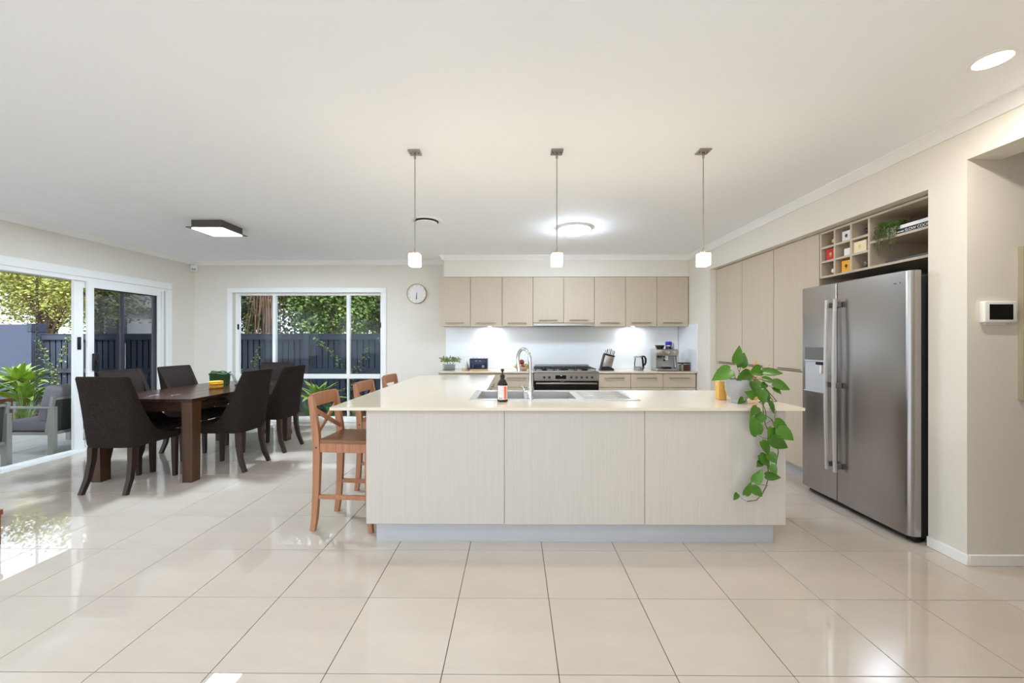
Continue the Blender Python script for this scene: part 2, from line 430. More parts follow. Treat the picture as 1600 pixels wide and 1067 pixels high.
for x, z in ((WX0+0.05, 1.60), (WX1-0.035, 1.63)):
    part(win, 'latch', B(x-0.012, x+0.014, GY0-0.022, GY0, z-0.045, z+0.045, bev=0.004), 'black_plastic', True, label='black window latch')
part(win, 'sill', B(WX0, WX1, YB, GY0, WZ0-0.004, WZ0+0.01), 'trim_white', True)

# sliding door: glass leaf pushed back behind a dark screen leaf
dr = tag(empty('door_1', (XL, 4.2, 0)), kind='structure')
part(dr, 'threshold', MB().box(XL-0.10, XL+0.125, DY0, DY1, -0.004, 0.010).box(XL-0.004, XL+0.002, DY0, DY1, 0.01, 0.022).box(XL-0.05, XL-0.044, DY0, DY1, 0.01, 0.022), 'trim_white', True)
part(dr, 'door_frame', MB().box(XL-0.12, XL-0.001, DY1-0.075, DY1, 0, DZ).box(XL-0.12, XL-0.001, DY0, DY0+0.05, 0, DZ).box(XL-0.12, XL-0.001, DY0+0.05, DY1-0.075, DZ-0.05, DZ), 'trim_white', True)
part(dr, 'frame_groove', B(XL-0.001, XL+0.003, DY1-0.045, DY1-0.02, 0.02, DZ-0.03), 'kick_silver', True)
sx0, sx1 = XL-0.030, XL-0.002
SY0, SY1 = 4.955, 5.985
scr = part(dr, 'screen_leaf', MB().box(sx0, sx1, SY0, SY0+0.075, 0.022, DZ-0.05).box(sx0, sx1, SY1-0.055, SY1, 0.022, DZ-0.05)
     .box(sx0, sx1, SY0+0.075, SY1-0.055, DZ-0.12, DZ-0.05).box(sx0, sx1, SY0+0.075, SY1-0.055, 0.022, 0.11), 'trim_white', True)
part(scr, 'screen_mesh', B(sx0+0.012, sx0+0.015, SY0+0.075, SY1-0.055, 0.11, DZ-0.12), 'screen_mesh', True, label='dark security mesh')
part(scr, 'lock', MB().box(sx1, sx1+0.03, SY0+0.045, SY0+0.11, 0.98, 1.20, bev=0.006).box(sx1+0.03, sx1+0.05, SY0+0.07, SY0+0.10, 1.06, 1.11, bev=0.004), 'black_plastic', True, label='black door lock')
gx0, gx1 = XL-0.078, XL-0.040
GL0, GL1 = 4.835, 5.97
lf = part(dr, 'glass_leaf', MB().box(gx0, gx1, GL0, GL0+0.10, 0.022, DZ-0.05).box(gx0, gx1, GL1-0.06, GL1, 0.022, DZ-0.05)
     .box(gx0, gx1, GL0+0.10, GL1-0.06, DZ-0.13, DZ-0.05).box(gx0, gx1, GL0+0.10, GL1-0.06, 0.022, 0.11).box(gx0+0.01, gx1-0.01, 5.42, 5.47, 0.11, DZ-0.13), 'trim_white', True)
part(lf, 'pane', B(gx0+0.016, gx0+0.020, GL0+0.10, 5.42, 0.11, DZ-0.13), 'window_glass', True)
part(lf, 'pane', B(gx0+0.016, gx0+0.020, 5.47, GL1-0.06, 0.11, DZ-0.13), 'window_glass', True)
part(lf, 'pull', B(gx1, gx1+0.012, GL0+0.03, GL0+0.07, 1.25, 1.41, bev=0.005, seg=2), 'black_plastic', True, label='black recessed pull')

# splashback
sp = MB(); sp.box(-1.15, 2.725, YB-0.012, YB-0.001, 0.90, 1.62)
struct('wall_splashback', sp, 'splash_glass'); struct('wall_splashback_return', B(XR-0.011, XR-0.0005, 5.93, YB-0.012, 0.90, 1.62), 'splash_glass')

# ------------------------------------------------------------------ ceiling fittings
def pendant(x, label):
    t = thing('pendant_light', (x, 2.80, H), label, 'lamp', 'pendant lights over the island')
    part(t, 'ceiling_plate', B(-0.042, 0.042, -0.042, 0.042, -0.010, 0, bev=0.002), 'brushed_nickel')
    for sx in (-0.027, 0.027): part(t, 'screw', MB().lathe([(0.004, -0.013), (0.004, -0.009)], 8, (sx, 0, 0)), 'dark_grey')
    part(t, 'rod_collar', MB().lathe([(0.006, -0.052), (0.008, -0.048), (0.008, -0.012), (0.006, -0.009)], 12), 'brushed_nickel')
    part(t, 'rod', MB().lathe([(0.0036, -0.70), (0.0036, -0.05)], 8), 'brushed_nickel')
    part(t, 'lamp_holder', MB().lathe([(0.016, -0.728), (0.016, -0.712), (0.008, -0.700), (0.006, -0.682)], 14), 'brushed_nickel')
    part(t, 'lamp_shade', B(-0.037, 0.037, -0.037, 0.037, -0.815, -0.727, bev=0.006, seg=2), 'lamp_warm')
    return t
pendant(-0.709, 'left pendant lamp with glowing cube shade, nearest the round vent')
pendant(0.300, 'middle pendant lamp with glowing cube shade above the tap')
pendant(1.336, 'right pendant lamp with glowing cube shade, nearest the fridge')
vt = thing('ceiling_vent', (-0.988, 4.41, H), 'round white air vent in the ceiling behind the left pendant', 'vent')
part(vt, 'rim', MB().lathe([(0.135, 0.0), (0.135, -0.008), (0.150, -0.012), (0.172, -0.006), (0.174, 0.0)], 40), 'trim_white')
part(vt, 'slot', MB().lathe([(0.139, -0.007), (0.139, -0.0085)], 40), 'dark_grey')
part(vt, 'disc', MB().lathe([(0.112, -0.034), (0.118, -0.030), (0.120, -0.022), (0.04, -0.008)], 40), 'trim_white')
oy = thing('oyster_light', (0.71, 4.70, H), 'glowing round ceiling light between the middle pendant and back cabinets', 'lamp')
part(oy, 'base', MB().lathe([(0.198, -0.022), (0.200, 0.0)], 40), 'trim_white')
part(oy, 'diffuser', MB().lathe([(0.05, -0.075), (0.10, -0.070), (0.15, -0.055), (0.185, -0.032), (0.190, -0.022)], 40), 'lamp_oyster')
def downlight(x, y, label, grp='added downlights behind the view', pw=9, lc=(0.70, 0.85, 1.0)):
    t = thing('downlight', (x, y, H), label, 'lamp', grp)
    part(t, 'trim_ring', MB().lathe([(0.062, -0.002), (0.068, -0.006), (0.082, -0.004), (0.084, 0.0)], 32), 'trim_white')
    part(t, 'lens', MB().lathe([(0.064, -0.0055), (0.064, -0.0015)], 32), 'lamp_white')
    ld = bpy.data.lights.new('downlight_lamp', 'AREA'); ld.shape = 'DISK'; ld.size = 0.12; ld.energy = pw*LAMP; ld.color = lc
    lo = bpy.data.objects.new('downlight_lamp', ld); COL.objects.link(lo); lo.parent = t; lo.location = (0, 0, -0.012)
    return t
downlight(2.285, 1.90, 'glowing recessed downlight in the ceiling near the hall opening', None, 6, (1.0, 0.95, 0.88))
for x, y in ((-0.1, 0.6), (-2.6, 0.6), (-4.5, 0.6), (-2.6, -1.9), (-0.1, -1.9), (-4.5, -1.9)):  # unseen lamps added behind the camera to brighten the room
    downlight(x, y, 'added downlight behind the view, invented to light the room')
sq = thing('square_ceiling_light', (-3.42, 4.52, H), 'square bronze ceiling light with white panel above dining table', 'lamp')
part(sq, 'body', B(-0.17, 0.17, -0.17, 0.17, -0.082, 0, bev=0.003), 'bronze')
part(sq, 'flange', MB().box(-0.205, 0.205, -0.205, 0.205, -0.092, -0.082, bev=0.002), 'bronze')
part(sq, 'diffuser', B(-0.165, 0.165, -0.165, 0.165, -0.097, -0.0915), 'lamp_square')

# ------------------------------------------------------------------ kitchen: wall cabinets
def bar_handle(parent, x0, x1, y, z, world=True, mat='handle_metal', dep=0.028):
    m = MB(); m.box(x0, x1, y-dep, y-dep+0.009, z-0.006, z+0.006, bev=0.002)
    for x in (x0+0.012, x1-0.012): m.box(x-0.005, x+0.005, y-dep+0.008, y, z-0.005, z+0.005)
    return part(parent, 'handle', m, mat, world, label='thin metal bar handle')
UX = [-1.181, -0.697, -0.196, 0.290, 0.773, 1.256, 1.747, 2.239, 2.735]
unames = ['leftmost beige wall cabinet on the splashback wall', 'second beige wall cabinet from the left, above the toaster',
  'third beige wall cabinet from the left, beside the rangehood', 'left of two shorter beige cabinets over the rangehood',
  'right of two shorter beige cabinets over the rangehood', 'beige wall cabinet right of the rangehood, above the knife block',
  'second beige wall cabinet from the right, above the kettle', 'rightmost beige wall cabinet, above the coffee machine']
for i in range(8):
    x0, x1 = UX[i], UX[i+1]; short = i in (3, 4); zb = 1.645 if short else 1.600
    t = thing('wall_cabinet', ((x0+x1)/2, 6.41, zb), unames[i], 'cabinet', 'beige wall cabinets')
    part(t, 'body', B(x0+0.001, x1-0.001, 6.244, YB-0.013, zb, 2.366), 'laminate', True)
    d = part(t, 'door', B(x0+0.003, x1-0.003, 6.222, 6.242, zb-(0 if short else 0.008), 2.366, bev=0.0015), 'laminate', True)
    bar_handle(d, x0+0.09, x1-0.10, 6.222, zb+0.045)
hd = thing('rangehood', (0.773, 6.41, 1.60), 'slim stainless steel slide-out rangehood above the cooker', 'rangehood')
part(hd, 'body', B(0.295, 1.251, 6.24, YB-0.014, 1.605, 1.643), 'dark_grey', True)
part(hd, 'front_lip', B(0.292, 1.254, 6.205, 6.239, 1.597, 1.640, bev=0.003), 'steel', True)
for x, nm in ((-0.405, 'small round under-cabinet light above the toaster'), (1.93, 'small round under-cabinet light above the kettle')):
    t = thing('cabinet_puck_light', (x, 6.46, 1.600), nm, 'lamp', 'under-cabinet lights')
    part(t, 'housing', MB().lathe([(0.034, -0.006), (0.036, 0.0)], 24), 'trim_white')
    part(t, 'lens', MB().lathe([(0.026, -0.0075), (0.026, -0.0055)], 24), 'lamp_strip')
    ld = bpy.data.lights.new('puck_lamp', 'AREA'); ld.shape = 'DISK'; ld.size = 0.05; ld.energy = 1.5; ld.color = (0.86, 0.93, 1.0)
    lo = bpy.data.objects.new('puck_lamp', ld); COL.objects.link(lo); lo.parent = t; lo.location = (0, 0, -0.010)

# ------------------------------------------------------------------ kitchen: rear bench
CZ = 0.898
BX = [-1.15, -0.672, -0.20, 0.284]; BX2 = [1.264, 1.748, 2.235, 2.725]
bn = ['beige base cabinet at the left end of the rear bench', 'beige base cabinet under the toaster', 'beige base cabinet just left of the cooker',
      'beige base cabinet just right of the cooker', 'beige base cabinet under the kettle', 'beige base cabinet at the right end, under the coffee machine']
n = 0
for arr in (BX, BX2):
    for i in range(3):
        x0, x1 = arr[i], arr[i+1]
        t = thing('base_cabinet', ((x0+x1)/2, 6.25, 0), bn[n], 'cabinet', 'rear bench cabinets'); n += 1
        part(t, 'body', B(x0+0.001, x1-0.001, 5.965, YB-0.013, 0.12, CZ-0.022), 'laminate', True)
        part(t, 'kickboard', B(x0+0.001, x1-0.001, 6.0, 6.02, 0.0, 0.12), 'kick_silver', True)
        zz = [0.13, 0.40, 0.66, CZ-0.03]
        for q in range(3):
            d = part(t, 'drawer', B(x0+0.003, x1-0.003, 5.945, 5.963, zz[q]+0.003, zz[q+1]-0.003, bev=0.0015), 'laminate', True)
            bar_handle(d, x0+0.085, x1-0.10, 5.945, zz[q+1]-0.065)
wt = solo('worktop', MB().box(-1.155, 0.286, 5.925, YB-0.013, CZ-0.020, CZ, bev=0.002), 'stone', 'cream stone worktop on the rear bench left of cooker', 'worktop')
wt = solo('worktop', MB().box(1.262, XR-0.012, 5.925, YB-0.013, CZ-0.020, CZ, bev=0.002), 'stone', 'cream stone worktop on the rear bench right of cooker', 'worktop')
# cooker
ck = thing('range_cooker', (0.774, 6.25, 0), 'wide stainless steel gas range cooker with black oven door', 'cooker')
part(ck, 'body', B(0.290, 1.258, 5.96, YB-0.02, 0.10, 0.885), 'dark_grey', True)
part(ck, 'plinth', B(0.30, 1.25, 6.0, 6.02, 0.0, 0.10), 'black_plastic', True)
part(ck, 'hob_top', B(0.288, 1.260, 5.905, YB-0.02, 0.886, 0.906, bev=0.004, seg=2), 'steel', True)
cp = part(ck, 'control_panel', B(0.290, 1.258, 5.912, 5.96, 0.762, 0.885, bev=0.003), 'steel', True)
for px in (0.444, 0.522, 0.848, 0.926, 1.004, 1.082, 1.160):
    kb = MB().lathe([(0.019, 0.0), (0.019, 0.006), (0.014, 0.008), (0.012, 0.026), (0.009, 0.028)], 16); kb.box(-0.003, 0.003, -0.012, 0.012, 0.028, 0.031)
    kb.xf(Matrix.Translation((px, 5.912, 0.815)) @ Matrix.Rotation(R(90), 4, 'X'))
    part(cp, 'knob', kb, 'dark_grey', True)
part(cp, 'display', B(0.612, 0.772, 5.908, 5.912, 0.790, 0.848), 'black_glass', True, label='black clock display')
part(cp, 'display_digits', B(0.685, 0.705, 5.907, 5.908, 0.834, 0.844), 'ink_white', True)
od = part(ck, 'oven_door', B(0.292, 1.256, 5.915, 5.958, 0.16, 0.757, bev=0.004), 'black_glass', True)
part(od, 'handle', MB().box(0.316, 1.234, 5.868, 5.890, 0.716, 0.738, bev=0.006, seg=2).box(0.34, 0.36, 5.888, 5.916, 0.719, 0.735).box(1.19, 1.21, 5.888, 5.916, 0.719, 0.735), 'steel', True, label='long steel oven handle')
part(ck, 'rear_upstand', B(0.33, 1.22, 6.50, 6.515, 0.906, 0.975, bev=0.002), 'steel', True)
for gx in (0.315, 0.625, 0.935):
    m = MB(); z = 0.945
    for yy in (5.99, 6.22, 6.45): m.box(gx, gx+0.295, yy-0.006, yy+0.006, z-0.012, z)
    for xx in (gx+0.006, gx+0.1475, gx+0.289): m.box(xx-0.006, xx+0.006, 5.984, 6.456, z-0.014, z-0.002)
    for xx in (gx+0.006, gx+0.289):
        for yy in (5.992, 6.448): m.box(xx-0.006, xx+0.006, yy-0.006, yy+0.006, 0.906, z-0.010)
    part(ck, 'grate', m, 'cast_iron', True)
for bx, by, r in ((0.462, 6.10, 0.035), (0.462, 6.34, 0.045), (0.772, 6.22, 0.06), (1.082, 6.10, 0.045), (1.082, 6.34, 0.035)):
    part(ck, 'burner', MB().lathe([(r*1.2, 0.906), (r*1.2, 0.914), (r, 0.918), (r, 0.926), (r*0.8, 0.930)], 20, (bx, by, 0)), 'cast_iron', True)

# ------------------------------------------------------------------ island
IZ = 0.922
IY0, IY1 = 2.59, 3.51
PX = [-0.990, -0.068, 0.863, 1.795]
isl = thing('kitchen_island', (0.40, 3.05, 0), 'long pale laminate kitchen island with silver kickboard facing the room', 'island')
m = MB(); m.box(-0.90, 1.775, 2.642, 2.66, 0.142, IZ-0.022); m.box(1.757, 1.775, 2.66, 3.45, 0.142, IZ-0.022)
m.box(-0.90, -0.882, 2.66, 3.45, 0.142, IZ-0.022); m.box(-0.882, 1.757, 2.66, 3.45, 0.142, 0.160); m.box(-0.26, 1.757, 3.43, 3.45, 0.16, IZ-0.022)
part(isl, 'body', m, 'laminate', True)
for i in range(3): part(isl, 'front_panel', B(PX[i]+0.0015, PX[i+1]-0.0015, 2.620, 2.640, 0.142, IZ-0.021, bev=0.001), 'laminate_daylit', True)
part(isl, 'end_panel', B(1.776, 1.795, 2.642, 3.47, 0.142, IZ-0.021), 'laminate_daylit', True)
part(isl, 'kickboard', MB().box(-0.938, 1.745, 2.674, 2.690, 0.0, 0.142).box(1.729, 1.745, 2.690, 3.40, 0.0, 0.142).box(-0.938, -0.922, 2.690, 3.47, 0.0, 0.142), 'kick_silver', True, label='silver grey kickboard')
dx = [3.475, 3.98, 4.49, 5.0]
for i, nm in enumerate(('beige drawer unit under the island arm, nearest the sink', 'middle beige drawer unit under the island arm', 'beige drawer unit at the far end of the island arm')):
    y0, y1 = dx[i], dx[i+1]
    t = thing('drawer_unit', (-0.58, (y0+y1)/2, 0), nm, 'cabinet', 'drawer units under the island arm')
    part(t, 'body', B(-0.90, -0.295, y0+0.001, y1-0.001, 0.12, IZ-0.022), 'laminate', True)
    part(t, 'kickboard', B(-0.88, -0.34, y0+0.001, y1-0.001, 0.0, 0.12), 'kick_silver', True)
    zz = [0.13, 0.40, 0.66, IZ-0.03]
    for q in range(3):
        d = part(t, 'drawer', B(-0.293, -0.275, y0+0.003, y1-0.003, zz[q]+0.003, zz[q+1]-0.003, bev=0.0015), 'laminate', True)
        hz = zz[q+1]-0.065; yc = (y0+y1)/2
        part(d, 'handle', MB().box(-0.256, -0.247, yc-0.13, yc+0.13, hz-0.006, hz+0.006, bev=0.002).box(-0.275, -0.25, yc-0.12, yc-0.11, hz-0.004, hz+0.004).box(-0.275, -0.25, yc+0.11, yc+0.12, hz-0.004, hz+0.004), 'handle_metal', True)
m = MB(); hx0, hx1, hy0, hy1 = -0.295, 0.475, 2.945, 3.395
def slab(x0, x1, y0, y1): m.box(x0, x1, y0, y1, IZ-0.020, IZ)
slab(-1.22, hx0, IY0, IY1); slab(hx0, hx1, IY0, hy0); slab(hx0, hx1, hy1, IY1); slab(hx1, 1.90, IY0, IY1); slab(-1.22, -0.25, IY1, 5.06)
solo('island_worktop', m, 'stone', 'L-shaped cream stone worktop on the island with sink', 'worktop')
# sink
sk = thing('kitchen_sink', (0.29, 3.17, IZ-0.2), 'stainless steel double bowl sink with drainer set in the island', 'sink')
m = MB(); z0, z1 = IZ+0.0005, IZ+0.006
sxl, sxr, syn, syf = -0.335, 0.925, 2.895, 3.445
bw = [(-0.285, 0.075), (0.125, 0.465)]
m.box(sxl, sxr, syn, hy0+0.01, z0, z1); m.box(sxl, sxr, hy1-0.01, syf, z0, z1); m.box(sxl, bw[0][0], hy0+0.01, hy1-0.01, z0, z1)
m.box(bw[0][1], bw[1][0], hy0+0.01, hy1-0.01, z0, z1)
part(sk, 'rim', m, 'steel_sink', True)
for a, b in bw:
    mm = MB(); y0, y1 = hy0+0.010, hy1-0.010; zt, zb = z1-0.001, IZ-0.18; th = 0.002
    mm.box(a, b, y0, y0+th, zb, zt); mm.box(a, b, y1-th, y1, zb, zt); mm.box(a, a+th, y0+th, y1-th, zb, zt); mm.box(b-th, b, y0+th, y1-th, zb, zt); mm.box(a, b, y0, y1, zb-th, zb)
    bo = part(sk, 'bowl', mm, 'steel_sink', True)
    part(bo, 'drain', MB().lathe([(0.038, zb), (0.038, zb+0.002), (0.02, zb+0.003)], 20, ((a+b)/2, (y0+y1)/2, 0)), 'chrome', True)
dn = part(sk, 'drainer', B(bw[1][1], sxr, hy0+0.01, hy1-0.01, z0, z1-0.002), 'steel_sink', True)
for i in range(8):
    y = 2.985+i*0.052; part(dn, 'ridge', B(0.52, 0.88, y-0.006, y+0.006, z1-0.003, z1+0.002, bev=0.002), 'steel_sink', True)
# tap
tp = thing('kitchen_tap', (0.117, 2.925, IZ+0.006), 'tall chrome gooseneck tap at the island sink', 'tap')
part(tp, 'base', MB().lathe([(0.030, 0.0), (0.030, 0.006), (0.024, 0.010), (0.024, 0.085), (0.020, 0.092)], 20), 'chrome')
pts = [(0, 0, 0.09), (-0.003, 0.003, 0.28)]
for i in range(11):
    a = math.pi*i/10*1.08; r = 0.072
    px = -(1-math.cos(a))*r; pts.append((px*0.62-0.003, -px*0.9+0.003, 0.30 + math.sin(a)*r*1.0))
e = pts[-1]; pts.append((e[0]+0.004, e[1]-0.003, e[2]-0.03))
part(tp, 'spout', MB().tube(pts, 0.0125, 14), 'chrome')
part(tp, 'spray_head', MB().tube([pts[-1], (pts[-1][0]+0.006, pts[-1][1]-0.003, pts[-1][2]-0.055)], [0.015, 0.017], 14), 'chrome')
part(tp, 'lever', MB().tube([(-0.024, 0, 0.055), (-0.045, 0, 0.06), (-0.06, -0.004, 0.10)], [0.012, 0.010, 0.005], 10), 'chrome')
# soap bottle
sb = thing('soap_bottle', (-0.088, 2.855, IZ), 'dark brown pump soap bottle with pale label beside the sink', 'bottle')
part(sb, 'bottle', MB().lathe([(0.034, 0.0), (0.038, 0.004), (0.038, 0.122), (0.034, 0.136), (0.020, 0.158), (0.013, 0.165), (0.013, 0.172)], 24), 'brown_bottle')
def arc_band(r, z0, z1, a0, a1, n=12):
    m = MB()
    for i in range(n+1):
        a = a0+(a1-a0)*i/n
        m.v += [(r*math.cos(a), r*math.sin(a), z0), (r*math.cos(a), r*math.sin(a), z1)]
    m.f = [(2*i, 2*i+2, 2*i+3, 2*i+1) for i in range(n)]; return m
part(sb, 'label_sticker', arc_band(0.0384, 0.018, 0.118, R(-150), R(-20)), 'label_paper', label='pale printed label')
part(sb, 'label_print', arc_band(0.0387, 0.022, 0.112, R(-72), R(-40)), 'label_orange', label='orange print on the label')
part(sb, 'label_print', arc_band(0.0387, 0.026, 0.030, R(-130), R(-90)), 'ink_dark')
part(sb, 'pump_collar', MB().lathe([(0.016, 0.168), (0.017, 0.172), (0.017, 0.190), (0.013, 0.194)], 18), 'black_plastic')
part(sb, 'pump_stem', MB().lathe([(0.005, 0.19), (0.005, 0.222)], 10), 'black_plastic')
part(sb, 'pump_head', MB().lathe([(0.006, 0.212), (0.012, 0.224), (0.012, 0.234)], 14).box(-0.006, 0.006, 0.0, 0.045, 0.224, 0.234, bev=0.002), 'black_plastic')

# ------------------------------------------------------------------ pantry and shelf niche
DXP = 2.830
PY = [(5.545, 4.927, 'tall beige pantry cupboard nearest the back wall'), (4.923, 4.329, 'middle tall beige pantry cupboard'), (4.325, 3.682, 'tall beige pantry cupboard beside the fridge')]
for y1, y0, nm in PY:
    t = thing('pantry_cupboard', (3.17, (y0+y1)/2, 0), nm, 'cupboard', 'tall pantry cupboards')
    part(t, 'body', B(DXP+0.022, 3.53, y0+0.001, y1-0.001, 0.11, RZ-0.006), 'laminate', True)
    part(t, 'kickboard', B(DXP+0.06, DXP+0.08, y0+0.001, y1-0.001, 0.0, 0.11), 'kick_silver', True)
    for z0, z1 in ((1.058, RZ-0.006), (0.112, 1.050)):
        d = part(t, 'door', B(DXP, DXP+0.02, y0+0.002, y1-0.002, z0, z1, bev=0.0015), 'laminate', True)
        if z0 > 1:
            h0 = y0+0.12 if y0 < 4.8 else y0+0.18
            part(d, 'handle', MB().box(DXP-0.028, DXP-0.019, y1-0.41, y1-0.10, 1.070, 1.082, bev=0.002).box(DXP-0.02, DXP, y1-0.40, y1-0.39, 1.072, 1.080).box(DXP-0.02, DXP, y1-0.12, y1-0.11, 1.072, 1.080), 'handle_metal', True, label='thin metal bar handle')
ns = thing('niche_shelf_unit', (3.12, 3.16, 1.935), 'open beige shelf unit with nine cubbyholes above the fridge', 'shelf')
nx0, nx1 = DXP, 3.30; th = 0.018
NY = [3.672, 3.507, 3.336, 3.168]; NZ0, NZ1 = 1.935, 2.358; nyr = 2.642
part(ns, 'bottom', B(nx0, nx1, nyr, NY[0], NZ0, NZ0+th), 'laminate', True); part(ns, 'top', B(nx0, nx1, nyr, NY[0], NZ1-th, NZ1), 'laminate', True)
part(ns, 'back_panel', B(nx1, nx1+0.012, nyr, NY[0], NZ0, NZ1), 'laminate', True)
for y in NY[:1]+[nyr+th]: part(ns, 'side', B(nx0, nx1, y-th, y, NZ0+th, NZ1-th), 'laminate', True)
for y in NY[1:]: part(ns, 'divider', B(nx0, nx1, y-th/2, y+th/2, NZ0+th, NZ1-th), 'laminate', True)
rz = [NZ0+th, NZ0+th+0.129, NZ0+th+0.258, NZ1-th]
for z in rz[1:3]: part(ns, 'shelf', B(nx0+0.001, nx1, NY[3]+th/2, NY[0]-th, z-th/2, z+th/2), 'laminate', True)
SZ = 2.150
part(ns, 'shelf', B(nx0+0.001, nx1, nyr+th, NY[3]-th/2, SZ-th, SZ), 'laminate', True)
cyc = [(NY[0]-th+NY[1]+th/2)/2, (NY[1]+NY[2])/2, (NY[2]+NY[3])/2]; zf = [rz[0], rz[1]+th/2, rz[2]+th/2]
def bottle_end(c, r, mat, label):
    t = thing('wine_bottle', (nx0+0.022, cyc[c[0]]+c[2], zf[c[1]]), label, 'bottle', 'bottles lying in the cubbyholes')
    Mx = Matrix.Rotation(R(90), 4, 'Y')
    part(t, 'bottle', MB().lathe([(0.013, 0.02), (0.014, 0.09), (0.036, 0.15), (0.038, 0.17), (0.038, 0.30), (0.034, 0.305)], 18).xf(Matrix.Translation((0, 0, 0.038)) @ Mx), 'brown_bottle')
    part(t, 'cap', MB().lathe([(0.014, 0.0), (r, 0.003), (r, 0.045)], 18).xf(Matrix.Translation((0, 0, 0.038)) @ Mx), mat)
bottle_end((0, 2, -0.03), 0.019, 'gold', 'wine bottle with gold cap in the top left cubbyhole')
bottle_end((0, 0, -0.029), 0.019, 'ceramic_white', 'wine bottle with white cap in the bottom left cubbyhole')
bottle_end((2, 0, -0.02), 0.021, 'bronze', 'wine bottle with dull grey cap in the bottom right cubbyhole')
bottle_end((2, 2, -0.034), 0.020, 'black_plastic', 'dark wine bottle in the top right cubbyhole')
def cub_box(ci, ri, w, h, dpt, mat, label, dy=-0.03, print_mat=None):
    t = thing('gift_box', (nx0+0.012+dpt/2, cyc[ci]+dy, zf[ri]), label, 'box', 'boxes in the cubbyholes')
    part(t, 'carton', B(-dpt/2, dpt/2, -w/2, w/2, 0, h, bev=0.002), mat)
    if print_mat:
        part(t, 'emblem', MB().lathe([(0.014, 0), (0.014, 0.001)], 16).xf(Matrix.Translation((-dpt/2, 0, h*0.52)) @ Matrix.Rotation(R(-90), 4, 'Y')), print_mat)
        part(t, 'emblem_line', B(-dpt/2-0.001, -dpt/2, -0.014, 0.014, h*0.30, h*0.33), print_mat)
cub_box(0, 1, 0.095, 0.100, 0.22, 'red', 'red box with gold emblem in the left column of cubbyholes', -0.019, 'gold')
cub_box(1, 2, 0.090, 0.085, 0.20, 'white_box', 'pale grey box in the top middle cubbyhole', -0.025, 'dark_grey')
cub_box(1, 1, 0.070, 0.062, 0.20, 'ceramic_white', 'small white box in the centre cubbyhole', -0.035)
cub_box(1, 0, 0.095, 0.098, 0.22, 'orange_box', 'bright orange box in the bottom middle cubbyhole', -0.024, 'ink_dark')
cub_box(2, 1, 0.120, 0.092, 0.10, 'cream_box', 'cream wooden box in the right column of cubbyholes', 0.012, 'gold')
# books and tray
b1 = thing('cookbook', (nx0+0.13, 2.798, SZ), 'black cookbook lying flat with white spine lettering', 'book', 'books above the fridge')
part(b1, 'cover', MB().box(-0.11, 0.11, -0.135, 0.165, 0.0, 0.003).box(-0.11, 0.11, -0.135, 0.165, 0.036, 0.039).box(-0.11, -0.107, -0.135, 0.165, 0.003, 0.036), 'book_black')
part(b1, 'pages', B(-0.106, 0.104, -0.13, 0.16, 0.0032, 0.0358), 'paper_white')
Mt = Matrix.Translation((-0.1105, 0.100, 0.019)) @ Matrix.Rotation(R(-90), 4, 'Z') @ Matrix.Rotation(R(90), 4, 'X')
text_part(b1, 'spine_title', 'SLOW COOKER', 0.0285, 'ink_white', Mt)
part(b1, 'spine_imprint', MB().box(-0.111, -0.1102, 0.135, 0.158, 0.014, 0.022).box(-0.111, -0.1102, 0.108, 0.131, 0.014, 0.022), 'ink_white')
b2 = thing('cookbook', (nx0+0.135, 2.795, SZ+0.039), 'white book lying on top of the black cookbook', 'book', 'books above the fridge')
part(b2, 'cover', MB().box(-0.105, 0.105, -0.125, 0.150, 0.0, 0.003).box(-0.105, 0.105, -0.125, 0.150, 0.025, 0.028).box(-0.105, -0.102, -0.125, 0.150, 0.003, 0.025), 'ceramic_white')
part(b2, 'pages', B(-0.1, 0.1, -0.12, 0.145, 0.0032, 0.0248), 'paper_white')
solo('tray', MB().box(nx0+0.03, nx0+0.35, 2.70, 3.06, NZ0+th, NZ0+th+0.006).box(nx0+0.03, nx0+0.042, 2.70, 3.06, NZ0+th+0.006, NZ0+th+0.020).box(nx0+0.338, nx0+0.35, 2.70, 3.06, NZ0+th+0.006, NZ0+th+0.020)
     .box(nx0+0.042, nx0+0.338, 2.70, 2.712, NZ0+th+0.006, NZ0+th+0.020).box(nx0+0.042, nx0+0.338, 3.048, 3.06, NZ0+th+0.006, NZ0+th+0.020), 'black_plastic', 'flat black tray on the lower open shelf above the fridge', 'tray')
# trailing plant in the niche
sp_ = thing('trailing_plant', (nx0+0.085, 3.040, SZ), 'small trailing green plant in white pot above the fridge', 'plant')
part(sp_, 'pot', MB().lathe([(0.032, 0), (0.040, 0.004), (0.048, 0.075), (0.050, 0.08), (0.045, 0.08), (0.043, 0.066)], 20), 'ceramic_white')
part(sp_, 'soil', MB().lathe([(0.043, 0.062), (0.043, 0.066)], 16), 'soil')
def leaf_quads(m, p, sz, rnd):
    a = rnd.uniform(0, 6.28); b = rnd.uniform(-1, 1); u = Vector((math.cos(a), math.sin(a), b)).normalized()
    wv = u.cross(Vector((rnd.uniform(-1,1), rnd.uniform(-1,1), rnd.uniform(-1,1)))).normalized()
    p = Vector(p); k = len(m.v)
    m.v += [tuple(p), tuple(p+u*sz*0.5+wv*sz*0.3), tuple(p+u*sz), tuple(p+u*sz*0.5-wv*sz*0.3)]; m.f.append((k, k+1, k+2, k+3))
rn = random.Random(3); m = MB(); st = MB()
